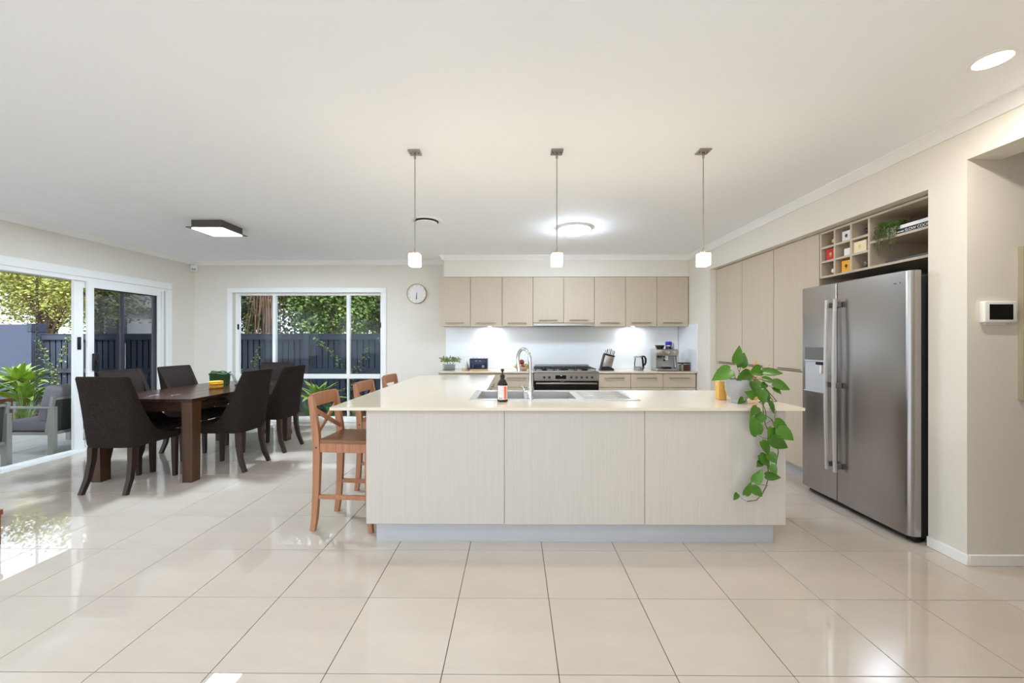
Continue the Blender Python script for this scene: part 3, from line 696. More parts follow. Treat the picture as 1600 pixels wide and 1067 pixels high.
for s_ in range(46):
    a = rn.uniform(R(118), R(300)); r = 0.05+rn.random()*0.05; ln = rn.uniform(0.05, 0.26) if math.cos(a) < -0.2 else rn.uniform(0.02, 0.05)
    p0 = Vector((0.03*math.cos(a), 0.03*math.sin(a), 0.07)); p1 = Vector((r*math.cos(a), r*math.sin(a)*1.1, 0.10+rn.random()*0.03))
    x2 = min(r*1.15*math.cos(a), -0.10 if ln > 0.08 else 0); p2 = Vector((x2, r*1.15*math.sin(a), 0.10-ln))
    pts = [p0, p1, p1.lerp(p2, 0.4)+Vector((-0.01, 0, 0.012)), p2]
    st.tube(pts, 0.0011, 4)
    for q in range(26):
        tt = q/26*3; i = min(2, int(tt)); p = pts[i].lerp(pts[i+1], tt-i)
        leaf_quads(m, p+Vector((rn.uniform(-.006,.006), rn.uniform(-.006,.006), 0)), rn.uniform(0.008, 0.016), rn)
part(sp_, 'stems', st, 'stem_green'); o = part(sp_, 'foliage', m, 'leaf_string', smooth=0); o['kind'] = 'stuff'

# ------------------------------------------------------------------ fridge
FX = 2.640; FYN, FYS, FYF = 2.648, 3.250, 3.640; FZ0, FZ1 = 0.052, 1.835
fr = thing('fridge', (3.02, 3.145, 0), 'large brushed steel side-by-side fridge with ice dispenser', 'fridge')
part(fr, 'body', B(2.716, 3.42, 2.672, 3.632, 0.03, 1.80, bev=0.004), 'dark_grey', True)
part(fr, 'base_grille', B(2.700, 2.74, 2.672, 3.625, 0.004, 0.045), 'black_plastic', True)
for y in (2.72, 3.58):
    for x in (2.78, 3.36): part(fr, 'foot', MB().lathe([(0.022, 0), (0.022, 0.02), (0.012, 0.022), (0.012, 0.032)], 12, (x, y, 0)), 'black_plastic', True)
def fdoor(y0, y1, rnear, rfar):
    def arc(cx, cy, r, a0, a1): return [(cx+r*math.cos(R(a0+(a1-a0)*i/6)), cy+r*math.sin(R(a0+(a1-a0)*i/6))) for i in range(7)]
    poly = [(2.712, y0), (2.712, y1)] + arc(FX+rfar, y1-rfar, rfar, 90, 180)
    bow = 0.006; n = 6
    ya, yb = y1-rfar, y0+rnear
    poly += [(FX - bow*math.sin(math.pi*i/n), ya+(yb-ya)*i/n) for i in range(1, n)]
    poly += arc(FX+rnear, y0+rnear, rnear, 180, 270)
    return MB().prism(poly, 'z', FZ0, FZ1)
dl = part(fr, 'door', fdoor(FYS+0.004, FYF, 0.008, 0.012), 'steel_fridge', True, smooth=30)
drr = part(fr, 'door', fdoor(FYN, FYS-0.004, 0.038, 0.008), 'steel_fridge', True, smooth=30)
for d, y in ((dl, FYS+0.035), (drr, FYS-0.048)):
    pts = [(FX-0.052-0.012*math.sin(math.pi*i/10), y, 0.30+(1.70-0.30)*i/10) for i in range(11)]
    h = part(d, 'handle', MB().beam(pts, (0, 1, 0), 0.022, 0.016), 'handle_silver', True, label='long vertical bar handle')
    for z in (0.345, 1.0, 1.655): part(h, 'standoff', B(FX-0.050, FX-0.002, y-0.009, y+0.009, z-0.022, z+0.022, bev=0.004), 'pad_grey', True)
ds = part(dl, 'dispenser', MB().box(FX-0.010, FX-0.001, 3.36, 3.59, 1.195, 1.305, bev=0.002), 'pad_grey', True, label='grey dispenser control pad')
part(ds, 'dispenser_recess', MB().box(FX-0.009, FX-0.0055, 3.365, 3.585, 0.92, 1.18).box(FX-0.016, FX-0.0085, 3.36, 3.59, 1.180, 1.194, bev=0.002).box(FX-0.022, FX-0.0085, 3.36, 3.59, 0.915, 0.925, bev=0.002), 'kick_silver', True, label='silver dispenser bay')
part(ds, 'dispenser_lever', B(FX-0.022, FX-0.009, 3.385, 3.405, 1.08, 1.15, bev=0.003), 'ceramic_white', True)
part(ds, 'dispenser_nozzle', B(FX-0.02, FX-0.009, 3.38, 3.45, 1.155, 1.178), 'black_plastic', True)
lg = part(drr, 'logo', MB().lathe([(0.009, 0), (0.009, 0.0012)], 18).xf(Matrix.Translation((FX-0.0015, 2.800, 1.757)) @ Matrix.Rotation(R(-90), 4, 'Y')), 'ink_dark', True, label='small dark round emblem')
part(lg, 'wordmark', MB().box(FX-0.0025, FX-0.001, 2.765, 2.786, 1.754, 1.761).box(FX-0.0025, FX-0.001, 2.742, 2.763, 1.754, 1.760).box(FX-0.002, FX-0.0005, 2.714, 2.719, 1.755, 1.763), 'ink_dark', True)

# ------------------------------------------------------------------ items on the right hall wall
ap = thing('alarm_panel', (2.912, 2.41, 1.47), 'white touchscreen alarm panel on the hall wall', 'alarm panel')
part(ap, 'casing', B(-0.098, 0.098, -0.032, 0, 0, 0.130, bev=0.008, seg=3), 'trim_white')
part(ap, 'screen', B(-0.070, 0.070, -0.0335, -0.0315, 0.018, 0.110), 'black_glass', label='dark glossy screen')
part(ap, 'bracket', B(-0.07, 0.05, -0.012, 0, -0.012, 0.002), 'trim_white')
pc = thing('wall_picture', (3.300, 2.41, 1.005), 'pale canvas picture with timber edge at the right of the hall wall', 'picture')
part(pc, 'frame', MB().box(-0.25, -0.235, -0.027, 0, 0, 0.925).box(0.235, 0.25, -0.027, 0, 0, 0.925).box(-0.235, 0.235, -0.027, 0, 0, 0.015).box(-0.235, 0.235, -0.027, 0, 0.91, 0.925), 'picture_edge')
part(pc, 'canvas', B(-0.235, 0.235, -0.026, -0.01, 0.015, 0.91), 'canvas')

# clock and sensor
cl = thing('wall_clock', (-1.638, YB, 1.985), 'round white wall clock with light wooden rim', 'clock')
RX = Matrix.Translation((0, 0, 0.165)) @ Matrix.Rotation(R(90), 4, 'X')
part(cl, 'rim', MB().lathe([(0.160, 0.0), (0.165, 0.002), (0.165, 0.034), (0.160, 0.036), (0.155, 0.034), (0.155, 0.012)], 48).xf(RX), 'clock_rim')
part(cl, 'face', MB().lathe([(0.155, 0.010), (0.155, 0.016)], 48).xf(RX), 'clock_face')
part(cl, 'hour_hand', B(-0.004, 0.004, -0.020, -0.017, 0.080, 0.180), 'dark_grey')
part(cl, 'minute_hand', B(-0.003, 0.003, -0.023, -0.0205, 0.060, 0.185).xf(Matrix.Translation((0,0,0.165)) @ Matrix.Rotation(R(5),4,'Y') @ Matrix.Translation((0,0,-0.165))), 'dark_grey')
for h in range(12):
    a = R(30*h); x, z = 0.132*math.sin(a), 0.165+0.132*math.cos(a)
    part(cl, 'hour_mark', B(-0.0025, 0.0025, -0.0175, -0.0155, -0.009, 0.009).xf(Matrix.Translation((x, 0, z)) @ Matrix.Rotation(a, 4, 'Y')), 'handle_metal')
ms = thing('motion_sensor', (XL+0.045, YB-0.045, 2.52), 'small white motion sensor high in the room corner', 'sensor')
part(ms, 'casing', B(-0.045, 0.045, -0.03, 0.03, 0, 0.105, bev=0.010, seg=2).xf(Matrix.Rotation(R(25), 4, 'Z')), 'trim_white')
part(ms, 'lens', B(-0.03, 0.03, -0.034, -0.028, 0.015, 0.05, bev=0.002).xf(Matrix.Rotation(R(25), 4, 'Z')), 'ceramic_grey')

# ------------------------------------------------------------------ dining table
TZ = 0.805; TXL, TXR, TY0_, TY1_ = -4.085, -3.085, 3.745, 5.46
tb = thing('dining_table', (-3.585, 4.60, 0), 'dark brown timber dining table with thick square legs', 'table')
m = MB(); pw = (TXR-TXL)/5
for i in range(5):
    part(tb, 'top_board', B(TXL+i*pw+0.0005, TXL+(i+1)*pw-0.0005, TY0_, TY1_, TZ-0.032, TZ, bev=0.0015), 'wood_table', True)
part(tb, 'apron', MB().box(TXL+0.04, TXR-0.04, TY0_+0.03, TY0_+0.055, TZ-0.125, TZ-0.032).box(TXL+0.04, TXR-0.04, TY1_-0.055, TY1_-0.03, TZ-0.125, TZ-0.032)
     .box(TXL+0.03, TXL+0.055, TY0_+0.055, TY1_-0.055, TZ-0.125, TZ-0.032).box(TXR-0.055, TXR-0.03, TY0_+0.055, TY1_-0.055, TZ-0.125, TZ-0.032), 'wood_table', True)
for x in (TXL+0.058, TXR-0.058):
    for y, s_ in ((TY0_+0.068, 1), (TY1_-0.068, -1)):
        sx = 1 if x < -3.6 else -1
        part(tb, 'leg', MB().beam([(x, y, 0), (x-sx*0.004, y-s_*0.003, 0.40), (x, y, TZ-0.032)], (1, 0, 0), [0.092, 0.096, 0.104], [0.10, 0.104, 0.112]), 'wood_table_leg', True)

# ------------------------------------------------------------------ dining chairs (local: faces +Y, origin under the seat's rear edge)
def make_chair():
    t = empty('dining_chair')
    def wid(z): return 0.215 + 0.022*max(0, (z-0.45)/0.6)
    # outer shell: rear curve and front curve of the wings
    rear = [(0.015, 0.405), (0.0, 0.44), (-0.012, 0.55), (-0.030, 0.72), (-0.052, 0.90), (-0.075, 1.038), (-0.070, 1.046)]
    front = [(0.50, 0.405), (0.50, 0.44), (0.315, 0.475), (0.215, 0.555), (0.105, 0.735), (0.030, 0.90), (-0.035, 1.038), (-0.040, 1.046)]
    def at(c, z):
        for a, b in zip(c, c[1:]):
            if a[1] <= z <= b[1]:
                f = (z-a[1])/(b[1]-a[1]) if b[1] > a[1] else 0
                return a[0]+(b[0]-a[0])*f
        return c[-1][0]
    zs = [0.405, 0.44, 0.50, 0.56, 0.63, 0.72, 0.81, 0.90, 0.98, 1.03, 1.046]
    m = MB(); tk = 0.045
    # plan section per level: U shape (outer then inner), built as strips
    secs = []
    for z in zs:
        w_ = wid(z) - (0.006 if z > 1.04 else 0); yr = at(rear, z); yf = at(front, z); inner = max(yr+0.075, min(yf-0.01, yr+0.085)) if z < 1.0 else yr+0.03
        if yf < inner+0.004: inner = yf-0.004
        secs.append([(-w_, yf), (-w_, yr+0.03), (-w_+0.022, yr+0.006), (-w_*0.5, yr-0.008), (0, yr-0.012), (w_*0.5, yr-0.008), (w_-0.022, yr+0.006), (w_, yr+0.03), (w_, yf),
                     (w_-tk, yf), (w_-tk, inner+0.004), (0, inner-0.004), (-w_+tk, inner+0.004), (-w_+tk, yf)])
    n = len(secs[0])
    for z, sc in zip(zs, secs): m.v += [(p[0], p[1], z) for p in sc]
    for i in range(len(zs)-1):
        for j in range(n):
            a, b = i*n+j, i*n+(j+1) % n; m.f.append((a, b, b+n, a+n))
    k = (len(zs)-1)*n
    m.f += [(k+0, k+13, k+12, k+1), (k+1, k+12, k+11, k+4, k+3, k+2), (k+11, k+10, k+7, k+6, k+5, k+4), (k+10, k+9, k+8, k+7)]
    m.f += [(0, 1, 12, 13), (1, 2, 3, 4, 11, 12), (4, 5, 6, 7, 10, 11), (7, 8, 9, 10)]
    part(t, 'backrest', m, 'fabric_dark', smooth=50)
    part(t, 'seat', MB().box(-0.171, 0.171, 0.075, 0.515, 0.40, 0.505, bev=0.022, seg=3), 'fabric_dark', smooth=60)
    part(t, 'seat_front', MB().box(-0.214, 0.214, 0.470, 0.535, 0.405, 0.470, bev=0.014, seg=2), 'fabric_dark', smooth=60)
    for sx in (-1, 1):
        part(t, 'leg', MB().beam([(sx*0.180, 0.045, 0.41), (sx*0.183, 0.040, 0.28), (sx*0.190, 0.015, 0.13), (sx*0.198, -0.035, 0.0)], (1, 0, 0), [0.046, 0.042, 0.037, 0.032], [0.050, 0.046, 0.040, 0.034]), 'wood_leg_dark')
        part(t, 'leg', MB().beam([(sx*0.185, 0.485, 0.41), (sx*0.185, 0.485, 0.2), (sx*0.185, 0.488, 0.0)], (1, 0, 0), [0.046, 0.040, 0.032], [0.046, 0.040, 0.032]), 'wood_leg_dark')
    return t
ch = make_chair()
CH = [(-3.625, 3.485, 0, 'dark fabric dining chair at the near head of the table'),
      (-4.245, 4.255, -90, 'dark fabric dining chair on the glass door side, nearer one'),
      (-4.245, 4.94, -90, 'dark fabric dining chair on the glass door side, farther one'),
      (-2.825, 4.26, 90, 'dark fabric dining chair on the kitchen side, nearer one'),
      (-2.825, 4.97, 90, 'dark fabric dining chair on the kitchen side, farther one'),
      (-3.485, 5.735, 180, 'dark fabric dining chair at the far head, before the window')]
for i, (x, y, a, lb) in enumerate(CH):
    o = ch if i == 0 else copy_tree(ch)
    o.location = (x, y, 0); o.rotation_euler = (0, 0, R(a)); tag(o, lb, 'chair', 'dining chairs around the table')

# things on the table
gp = thing('green_pot', (-3.665, 4.88, TZ), 'dark green pot with handle standing on the dining table', 'pot')
part(gp, 'pot', MB().lathe([(0.085, 0), (0.100, 0.006), (0.108, 0.150), (0.112, 0.155), (0.104, 0.155), (0.098, 0.14), (0.09, 0.02)], 28), 'pot_green')
part(gp, 'rim_band', MB().tube([(0.108*math.cos(R(a)), 0.108*math.sin(R(a)), 0.155+0.012*math.sin(R(a*3))) for a in range(0, 361, 20)], 0.009, 8, caps=False), 'pot_green')
part(gp, 'curl', MB().tube([(-0.10, -0.02, 0.150), (-0.06, -0.05, 0.182), (0.0, -0.03, 0.176), (0.03, 0.0, 0.186), (0.07, 0.02, 0.166)], 0.010, 8), 'pot_green')
gt = thing('garden_tool', (-3.44, 4.86, TZ), 'grey-green curved handle with dark tip beside the green pot', 'tool')
part(gt, 'arm', MB().tube([(-0.105, 0.02, 0.155), (-0.06, 0.01, 0.130), (-0.02, 0, 0.07), (0.01, 0, 0.022)], [0.012, 0.014, 0.012, 0.008], 10), 'tool_grey')
part(gt, 'tip', MB().box(-0.02, 0.035, -0.015, 0.015, 0.0, 0.022, bev=0.006, seg=2), 'dark_grey')
for i in range(5):
    dx = (0, 0.004, -0.003, 0.003, -0.002)[i]
    nmz = ('lowest', 'second lowest', 'middle', 'second highest', 'topmost')[i]
    solo('yellow_coaster', MB().lathe([(0.056, 0.0), (0.066, 0.003), (0.072, 0.0084), (0.066, 0.0138), (0.056, 0.0168)], 28, (-3.515+dx, 4.62-dx, TZ+i*0.0170)), 'yellow', 'round yellow coaster, %s of the stack before the green pot' % nmz, 'coaster', 'stack of yellow coasters')

# ------------------------------------------------------------------ bar stools (local: faces +X, origin at the centre of the rear legs)
def make_stool():
    t = empty('bar_stool'); hw = 0.165
    for s_ in (-1, 1):
        y = s_*hw
        pl = part(t, 'rear_leg', MB().beam([(-0.005, y, 0), (0.010, y, 0.10), (0.022, y, 0.30), (0.028, y, 0.55), (0.020, y, 0.70), (-0.002, y, 0.85), (-0.020, y, 0.965)], (0, 1, 0), 0.032, [0.034, 0.040, 0.046, 0.052, 0.050, 0.042, 0.032]), 'wood_stool')
        part(pl, 'bolt', MB().lathe([(0.006, 0), (0.006, 0.003)], 10).xf(Matrix.Translation((0.028, y+s_*0.016, 0.60)) @ Matrix.Rotation(R(-90*s_), 4, 'X')), 'dark_grey')
        part(t, 'front_leg', MB().beam([(0.425, y, 0), (0.405, y, 0.25), (0.400, y, 0.63)], (0, 1, 0), [0.030, 0.034, 0.036], [0.030, 0.034, 0.038]), 'wood_stool')
        part(t, 'side_rail', B(0.050, 0.384, y-0.012, y+0.012, 0.565, 0.630, bev=0.002), 'wood_stool')
        part(t, 'stretcher', B(0.036, 0.392, y-0.010, y+0.010, 0.230, 0.260, bev=0.002), 'wood_stool')
    part(t, 'front_rail', B(0.386, 0.412, -hw+0.018, hw-0.018, 0.565, 0.630, bev=0.002), 'wood_stool')
    part(t, 'rear_rail', B(0.014, 0.040, -hw+0.016, hw-0.016, 0.565, 0.630, bev=0.002), 'wood_stool')
    part(t, 'stretcher', B(0.392, 0.414, -hw+0.017, hw-0.017, 0.255, 0.285, bev=0.002), 'wood_stool')
    part(t, 'seat', MB().prism([(0.052, -hw-0.010), (0.445, -hw-0.022), (0.455, -hw-0.012), (0.455, hw+0.012), (0.445, hw+0.022), (0.052, hw+0.010), (0.040, hw-0.02), (0.040, -hw+0.02)], 'z', 0.632, 0.654), 'wood_stool_seat')
    rl = [(-0.016-0.016*math.cos(math.pi*i/12-math.pi/2), -hw+0.0+i*2*hw/12, 0.930) for i in range(13)]
    part(t, 'top_rail', MB().beam(rl, (0, 0, 1), 0.094, 0.022), 'wood_stool')
    for s_, dx in ((-1, 0.0), (1, 0.012)):
        part(t, 'cross_slat', MB().beam([(-0.004+dx-0.006, -s_*(hw-0.014), 0.865), (0.010+dx-0.006, 0, 0.775), (0.022+dx-0.006, s_*(hw-0.014), 0.690)], (1, 0, 0), 0.013, 0.030), 'wood_stool')
    return t
sto = make_stool()
for i, (x, y, a, lb) in enumerate(((-1.430, 2.985, -4, 'nearest wooden cross-back bar stool at the island'), (-1.418, 3.745, -5, 'middle wooden cross-back bar stool at the island'), (-1.410, 4.49, -5, 'farthest wooden cross-back bar stool at the island'))):
    o = sto if i == 0 else copy_tree(sto)
    o.location = (x, y, 0); o.rotation_euler = (0, 0, R(a)); tag(o, lb, 'stool', 'bar stools along the island')

# ------------------------------------------------------------------ plants: leaf meshes
def heart_leaf(name, mat, fold=0.18):
    # unit leaf: base at origin, tip at +Y 1, about 0.78 wide, folded and drooping
    prof = [(-0.08, 0.16), (0.0, 0.30), (0.14, 0.39), (0.32, 0.40), (0.52, 0.34), (0.72, 0.22), (0.88, 0.10), (1.0, 0.0)]
    m = MB(); mid = []
    for y, w_ in prof: mid.append(len(m.v)); m.v.append((0, max(y, 0.0), -0.10*y*y)); m.v.append((-w_, y, -0.10*y*y+fold*w_)); m.v.append((w_, y, -0.10*y*y+fold*w_))
    for i in range(len(prof)-1):
        a, b = mid[i], mid[i+1]
        m.f += [(a, a+1, b+1, b), (a, b, b+2, a+2)]
    me = bpy.data.meshes.new(name); me.from_pydata(m.v, [], m.f); me.materials.append(MATS[mat])
    me.polygons.foreach_set('use_smooth', [True]*len(me.polygons)); return me
POTHOS = [heart_leaf('leaf', 'leaf_pothos', f) for f in (0.10, 0.22, 0.34)]
pp = thing('pothos_plant', (1.595, 2.815, IZ), 'trailing heart-leaf plant in grey footed pot on the island', 'plant')
pot = part(pp, 'pot', MB().lathe([(0.050, 0), (0.054, 0.004), (0.050, 0.020), (0.052, 0.028), (0.072, 0.050), (0.086, 0.085), (0.091, 0.125), (0.090, 0.155), (0.088, 0.168), (0.081, 0.168), (0.083, 0.14), (0.06, 0.06)], 30), 'ceramic_grey')
part(pp, 'soil', MB().lathe([(0.080, 0.135), (0.082, 0.150)], 20), 'soil')
SX = 2.56/616.0
def vp(x, y, d=0.0):           # layout of the vine on the drawing grid of the island front
    return Vector(((x-804)*SX - 1.595, 2.545 - 2.815 + d, 1.36-(y-532.7)*SX - IZ))
def up(x, y, d=0.0):
    s_ = 2.80/616
    return Vector(((x-804)*s_ - 1.595, d, 1.36-(y-532.7)*s_ - IZ))
rl_ = random.Random(11)
def place_leaf(base, tip, tilt=0.0, wscale=1.0):
    d = tip-base; ln = d.length; yv = d.normalized()
    nrm = Vector((rl_.uniform(-0.35, 0.35), -1.0, rl_.uniform(0.0, 0.5)+tilt)); nrm = (nrm - yv*nrm.dot(yv)).normalized()
    xv = yv.cross(nrm).normalized()
    o = link('leaf', rl_.choice(POTHOS), pp)
    M = Matrix((xv*ln*wscale, yv*ln, nrm*ln)).transposed().to_4x4(); M.translation = base
    o.matrix_local = M
UPL = [(1135.8,577,1104.8,591.9,.8,-.05), (1151,568,1153.4,539.8,.72,0), (1161.8,573.6,1163.6,551,.85,.03), (1164,582,1141.4,592,.9,-.06), (1186.4,577,1165,583,1.0,-.02),
       (1187,580.6,1215,581.3,.62,-.04), (1196,597.5,1219.5,605,.95,-.08), (1179,590,1195.6,594,.7,-.09), (1183,597,1172,603,.9,-.10), (1194,603,1203,612,.9,-.10)]
for a in UPL: place_leaf(up(a[0], a[1], a[5]), up(a[2], a[3], a[5]-0.03), 0.2, a[4])
LOW = [(1186,598,1187,613,.9,.10), (1197,606,1190,622,.9,.12), (1203,612,1211,628,.8,.10), (1200,598,1196,610,.95,.14), (1205,628,1209,644,.6,.04), (1188,611,1191,629,1.0,.03), (1181,621,1167,613,.95,.05), (1169.5,625,1159,631,.9,.08), (1179.5,635,1168,646,.85,.0), (1188,646,1173,659,.85,0), (1177,676,1166,649,.8,-.02),
       (1206,657,1223,668,.95,0), (1208,667,1227,682,.9,-.02), (1202,667,1198,686,.95,0), (1197,683,1218,694,.95,-.02), (1186,688,1194,706,.85,0), (1195,706,1204,718,1.05,-.01), (1183,709,1195,724,.9,0),
       (1186,719,1177,725,.95,0), (1198,724,1204,735,1.0,-.01), (1190,740,1209,741,.75,-.01), (1175,751,1183,732,.8,0), (1161,771,1167,752,.75,0), (1171,758,1183,770,.9,0), (1149,769,1141.5,776,.85,0)]
for a in LOW: q0 = vp(a[0], a[1], a[5]); place_leaf(q0, q0+(vp(a[2], a[3], a[5]-0.02)-q0)*1.15, 0.0, a[4])
def vine(pts, r=0.0028): part(pp, 'stem', MB().tube(pts, r, 6), 'stem_green')
c0 = Vector((0.02, 0, 0.15))
vine([c0, Vector((0.07,-0.03,0.19)), Vector((0.12,-0.09,0.12)), Vector((0.13,-0.17,0.04)), vp(1186,628,.03), vp(1188,632,0), vp(1189,648), vp(1192,662), vp(1196,670), vp(1196,688), vp(1194,708), vp(1195,724), vp(1197,738)])
vine([c0, Vector((0.08,-0.02,0.20)), Vector((0.14,-0.08,0.11)), Vector((0.15,-0.18,0.035)), vp(1191,628,.03), vp(1192,640,0), vp(1193,648), vp(1202,654), vp(1207,668), vp(1209,695), vp(1212,703), vp(1209,719), vp(1205,737), vp(1196,746), vp(1193,758), vp(1186,771), vp(1178,779), vp(1164,781)])
vine([vp(1196,684), vp(1187,682), vp(1177,676)], 0.0016); vine([vp(1164,781), vp(1156,777), vp(1149,769)], 0.0012); vine([vp(1196,756), vp(1180,755), vp(1175,750)], 0.0014)
vine([vp(1209,719), vp(1204,719), vp(1202,714)], 0.0014); vine([vp(1202,628,.05), vp(1208,640,0), vp(1206,652)], 0.0018); vine([vp(1202,654), vp(1196,659), vp(1193,660)], 0.0014)
for a in UPL: vine([Vector((rl_.uniform(-.04,.04), rl_.uniform(-.04,.04), 0.15)), up(a[0], a[1], a[5]).lerp(Vector((0,0,0.18)), 0.4)+Vector((0,0,0.012)), up(a[0], a[1], a[5])], 0.0018)
# reed diffuser behind the pot
rdif = thing('candle_jar', (1.545, 2.965, IZ), 'amber glass jar half hidden behind the grey pot', 'jar')
part(rdif, 'jar', B(-0.03, 0.03, -0.03, 0.03, 0, 0.135, bev=0.006, seg=2), 'amber')
part(rdif, 'rim', B(-0.032, 0.032, -0.032, 0.032, 0.135, 0.150, bev=0.003), 'cream_box')
rv = thing('reed_vase', (1.80, 2.985, IZ), 'small vase of orange sticks behind the trailing plant', 'vase')
part(rv, 'vase', MB().lathe([(0.026, 0), (0.030, 0.004), (0.030, 0.06), (0.016, 0.085), (0.018, 0.095), (0.014, 0.095), (0.013, 0.08)], 20), 'amber')
for i, (x, y, z) in enumerate(((0.02, 0, 0.285), (-0.055, 0.01, 0.262), (0.065, 0.02, 0.258), (0.125, 0.0, 0.262), (0.09, -0.02, 0.235), (-0.02, 0.03, 0.25))):
    part(rv, 'reed', MB().tube([(0.003*(i-2.5), 0, 0.02), (0.004*(i-2.5), 0, 0.095), (x, y, z)], 0.0055 if i == 0 else 0.0022, 6), 'orange')

# ------------------------------------------------------------------ items on the rear bench
def bushy(parent, n, rx, rz, cz, sz, mat, seed):
    rb = random.Random(seed); m = MB()
    for i in range(n):
        a = rb.uniform(0, 6.283); e = rb.uniform(-0.5, 1); rr = rb.uniform(0.4, 1)
        leaf_quads(m, (rx*rr*math.cos(a)*math.sqrt(1-0.5*e*e), rx*rr*math.sin(a)*math.sqrt(1-0.5*e*e)*0.7, cz+rz*rr*e), rb.uniform(0.6, 1.2)*sz, rb)
    o = part(parent, 'foliage', m, mat, smooth=0); o['kind'] = 'stuff'; return o
hb = thing('herb_plant', (-1.03, 6.28, CZ), 'leafy green herb in pale glass pot at the bench left end', 'plant')
part(hb, 'pot', MB().box(-0.105, 0.085, -0.06, 0.06, 0, 0.105, bev=0.012, seg=2), 'clear_glass')
part(hb, 'inner_pot', MB().box(-0.092, 0.072, -0.05, 0.05, 0.004, 0.085, bev=0.01, seg=2), 'ceramic_grey')
part(hb, 'stems', MB().tube([(0, 0, 0.08), (0.0, 0, 0.16)], 0.004, 5).tube([(-0.03, 0, 0.08), (-0.07, 0, 0.16)], 0.004, 5).tube([(0.03, 0, 0.08), (0.08, 0, 0.15)], 0.004, 5), 'stem_green')
bushy(hb, 420, 0.165, 0.060, 0.155, 0.036, 'leaf_small', 5)
df = thing('aroma_diffuser', (-0.785, 6.30, CZ), 'white cone aroma diffuser on a pale wooden base', 'diffuser')
part(df, 'base', MB().lathe([(0.062, 0), (0.068, 0.006), (0.066, 0.030), (0.058, 0.038)], 28), 'wood_light')
part(df, 'cone', MB().lathe([(0.060, 0.036), (0.050, 0.08), (0.030, 0.15), (0.016, 0.192), (0.006, 0.20)], 28), 'ceramic_white')
ts = thing('toaster', (-0.565, 6.26, CZ), 'navy blue four-slice toaster on the rear bench', 'toaster')
part(ts, 'base', B(-0.142, 0.142, -0.105, 0.105, 0.0, 0.024, bev=0.005), 'gold')
part(ts, 'shell', B(-0.140, 0.140, -0.115, 0.115, 0.022, 0.190, bev=0.014, seg=3), 'navy')
part(ts, 'top_plate', B(-0.130, 0.130, -0.10, 0.10, 0.188, 0.198, bev=0.003), 'chrome')
for x in (-0.085, -0.035, 0.035, 0.085): part(ts, 'slot', B(x-0.013, x+0.013, -0.08, 0.08, 0.1975, 0.1990), 'black_plastic')
for x in (-0.035, 0.025): part(ts, 'lever', B(x-0.016, x+0.016, -0.130, -0.114, 0.148, 0.156, bev=0.003), 'chrome')
part(ts, 'dial', MB().lathe([(0.020, 0), (0.020, 0.008), (0.013, 0.014)], 20).xf(Matrix.Translation((0.075, -0.115, 0.065)) @ Matrix.Rotation(R(90), 4, 'X')), 'chrome')
part(ts, 'button', B(-0.086, -0.078, -0.119, -0.114, 0.052, 0.084, bev=0.002), 'chrome')
# fruit bowl
fb = thing('fruit_bowl', (0.12, 6.22, CZ), 'shallow bowl on the rear bench behind the tap', 'bowl')
part(fb, 'bowl', MB().lathe([(0.05, 0.0), (0.07, 0.004), (0.125, 0.045), (0.140, 0.062), (0.134, 0.062), (0.12, 0.050), (0.06, 0.012)], 32), 'wood_light')
for x, y, z, r, mt, nm, lb in ((-0.072, -0.03, 0.036, 0.040, 'fruit_yellow', 'mango', 'yellow fruit at the left side of the bowl'), (0.0, -0.055, 0.024, 0.037, 'fruit_red', 'apple', 'red apple at the front of the bowl'), (-0.01, 0.0, 0.092, 0.042, 'fruit_red', 'apple', 'dark red apple on top of the fruit bowl'),
                      (0.065, -0.03, 0.034, 0.038, 'fruit_green', 'pear', 'green fruit at the right side of the bowl'), (0.02, 0.06, 0.030, 0.038, 'fruit_yellow', 'orange', 'yellow fruit at the back of the bowl')):
    solo(nm, MB().lathe([(0.004, r*0.12), (r*0.5, 0.0), (r*0.88, r*0.35), (r, r*0.9), (r*0.85, r*1.45), (r*0.45, r*1.78), (r*0.1, r*1.66), (0.003, r*2.0)], 16, (0.12+x, 6.22+y, CZ+z)), mt, lb, 'fruit', 'fruit in the bowl')
# knife block
kn = thing('knife_block', (1.46, 6.24, CZ), 'slanted steel and black knife block right of the cooker', 'knife block')
tilt = Matrix.Translation((-0.03, 0, 0.03)) @ Matrix.Rotation(R(14), 4, 'Y')
part(kn, 'stand', MB().prism([(-0.12, 0), (0.10, 0), (0.09, 0.03), (0.02, 0.065), (-0.09, 0.06)], 'y', -0.06, 0.06), 'black_plastic')
part(kn, 'block_body', B(-0.060, 0.090, -0.05, 0.05, 0.0, 0.205, bev=0.008, seg=2).xf(tilt), 'steel')
part(kn, 'block_side', B(-0.078, -0.060, -0.048, 0.048, -0.02, 0.205, bev=0.004).xf(tilt), 'dark_grey')
part(kn, 'block_cap', B(-0.076, 0.094, -0.053, 0.053, 0.205, 0.230, bev=0.006).xf(tilt), 'black_plastic')
for i in range(6):
    x = -0.060+i*0.027; hgt = (0.055, 0.075, 0.085, 0.09, 0.075, 0.07)[i]
    part(kn, 'knife_handle', B(x-0.004, x+0.006, -0.015, 0.008, 0.230, 0.230+hgt, bev=0.003).xf(tilt), 'dark_grey' if i % 2 else 'steel')
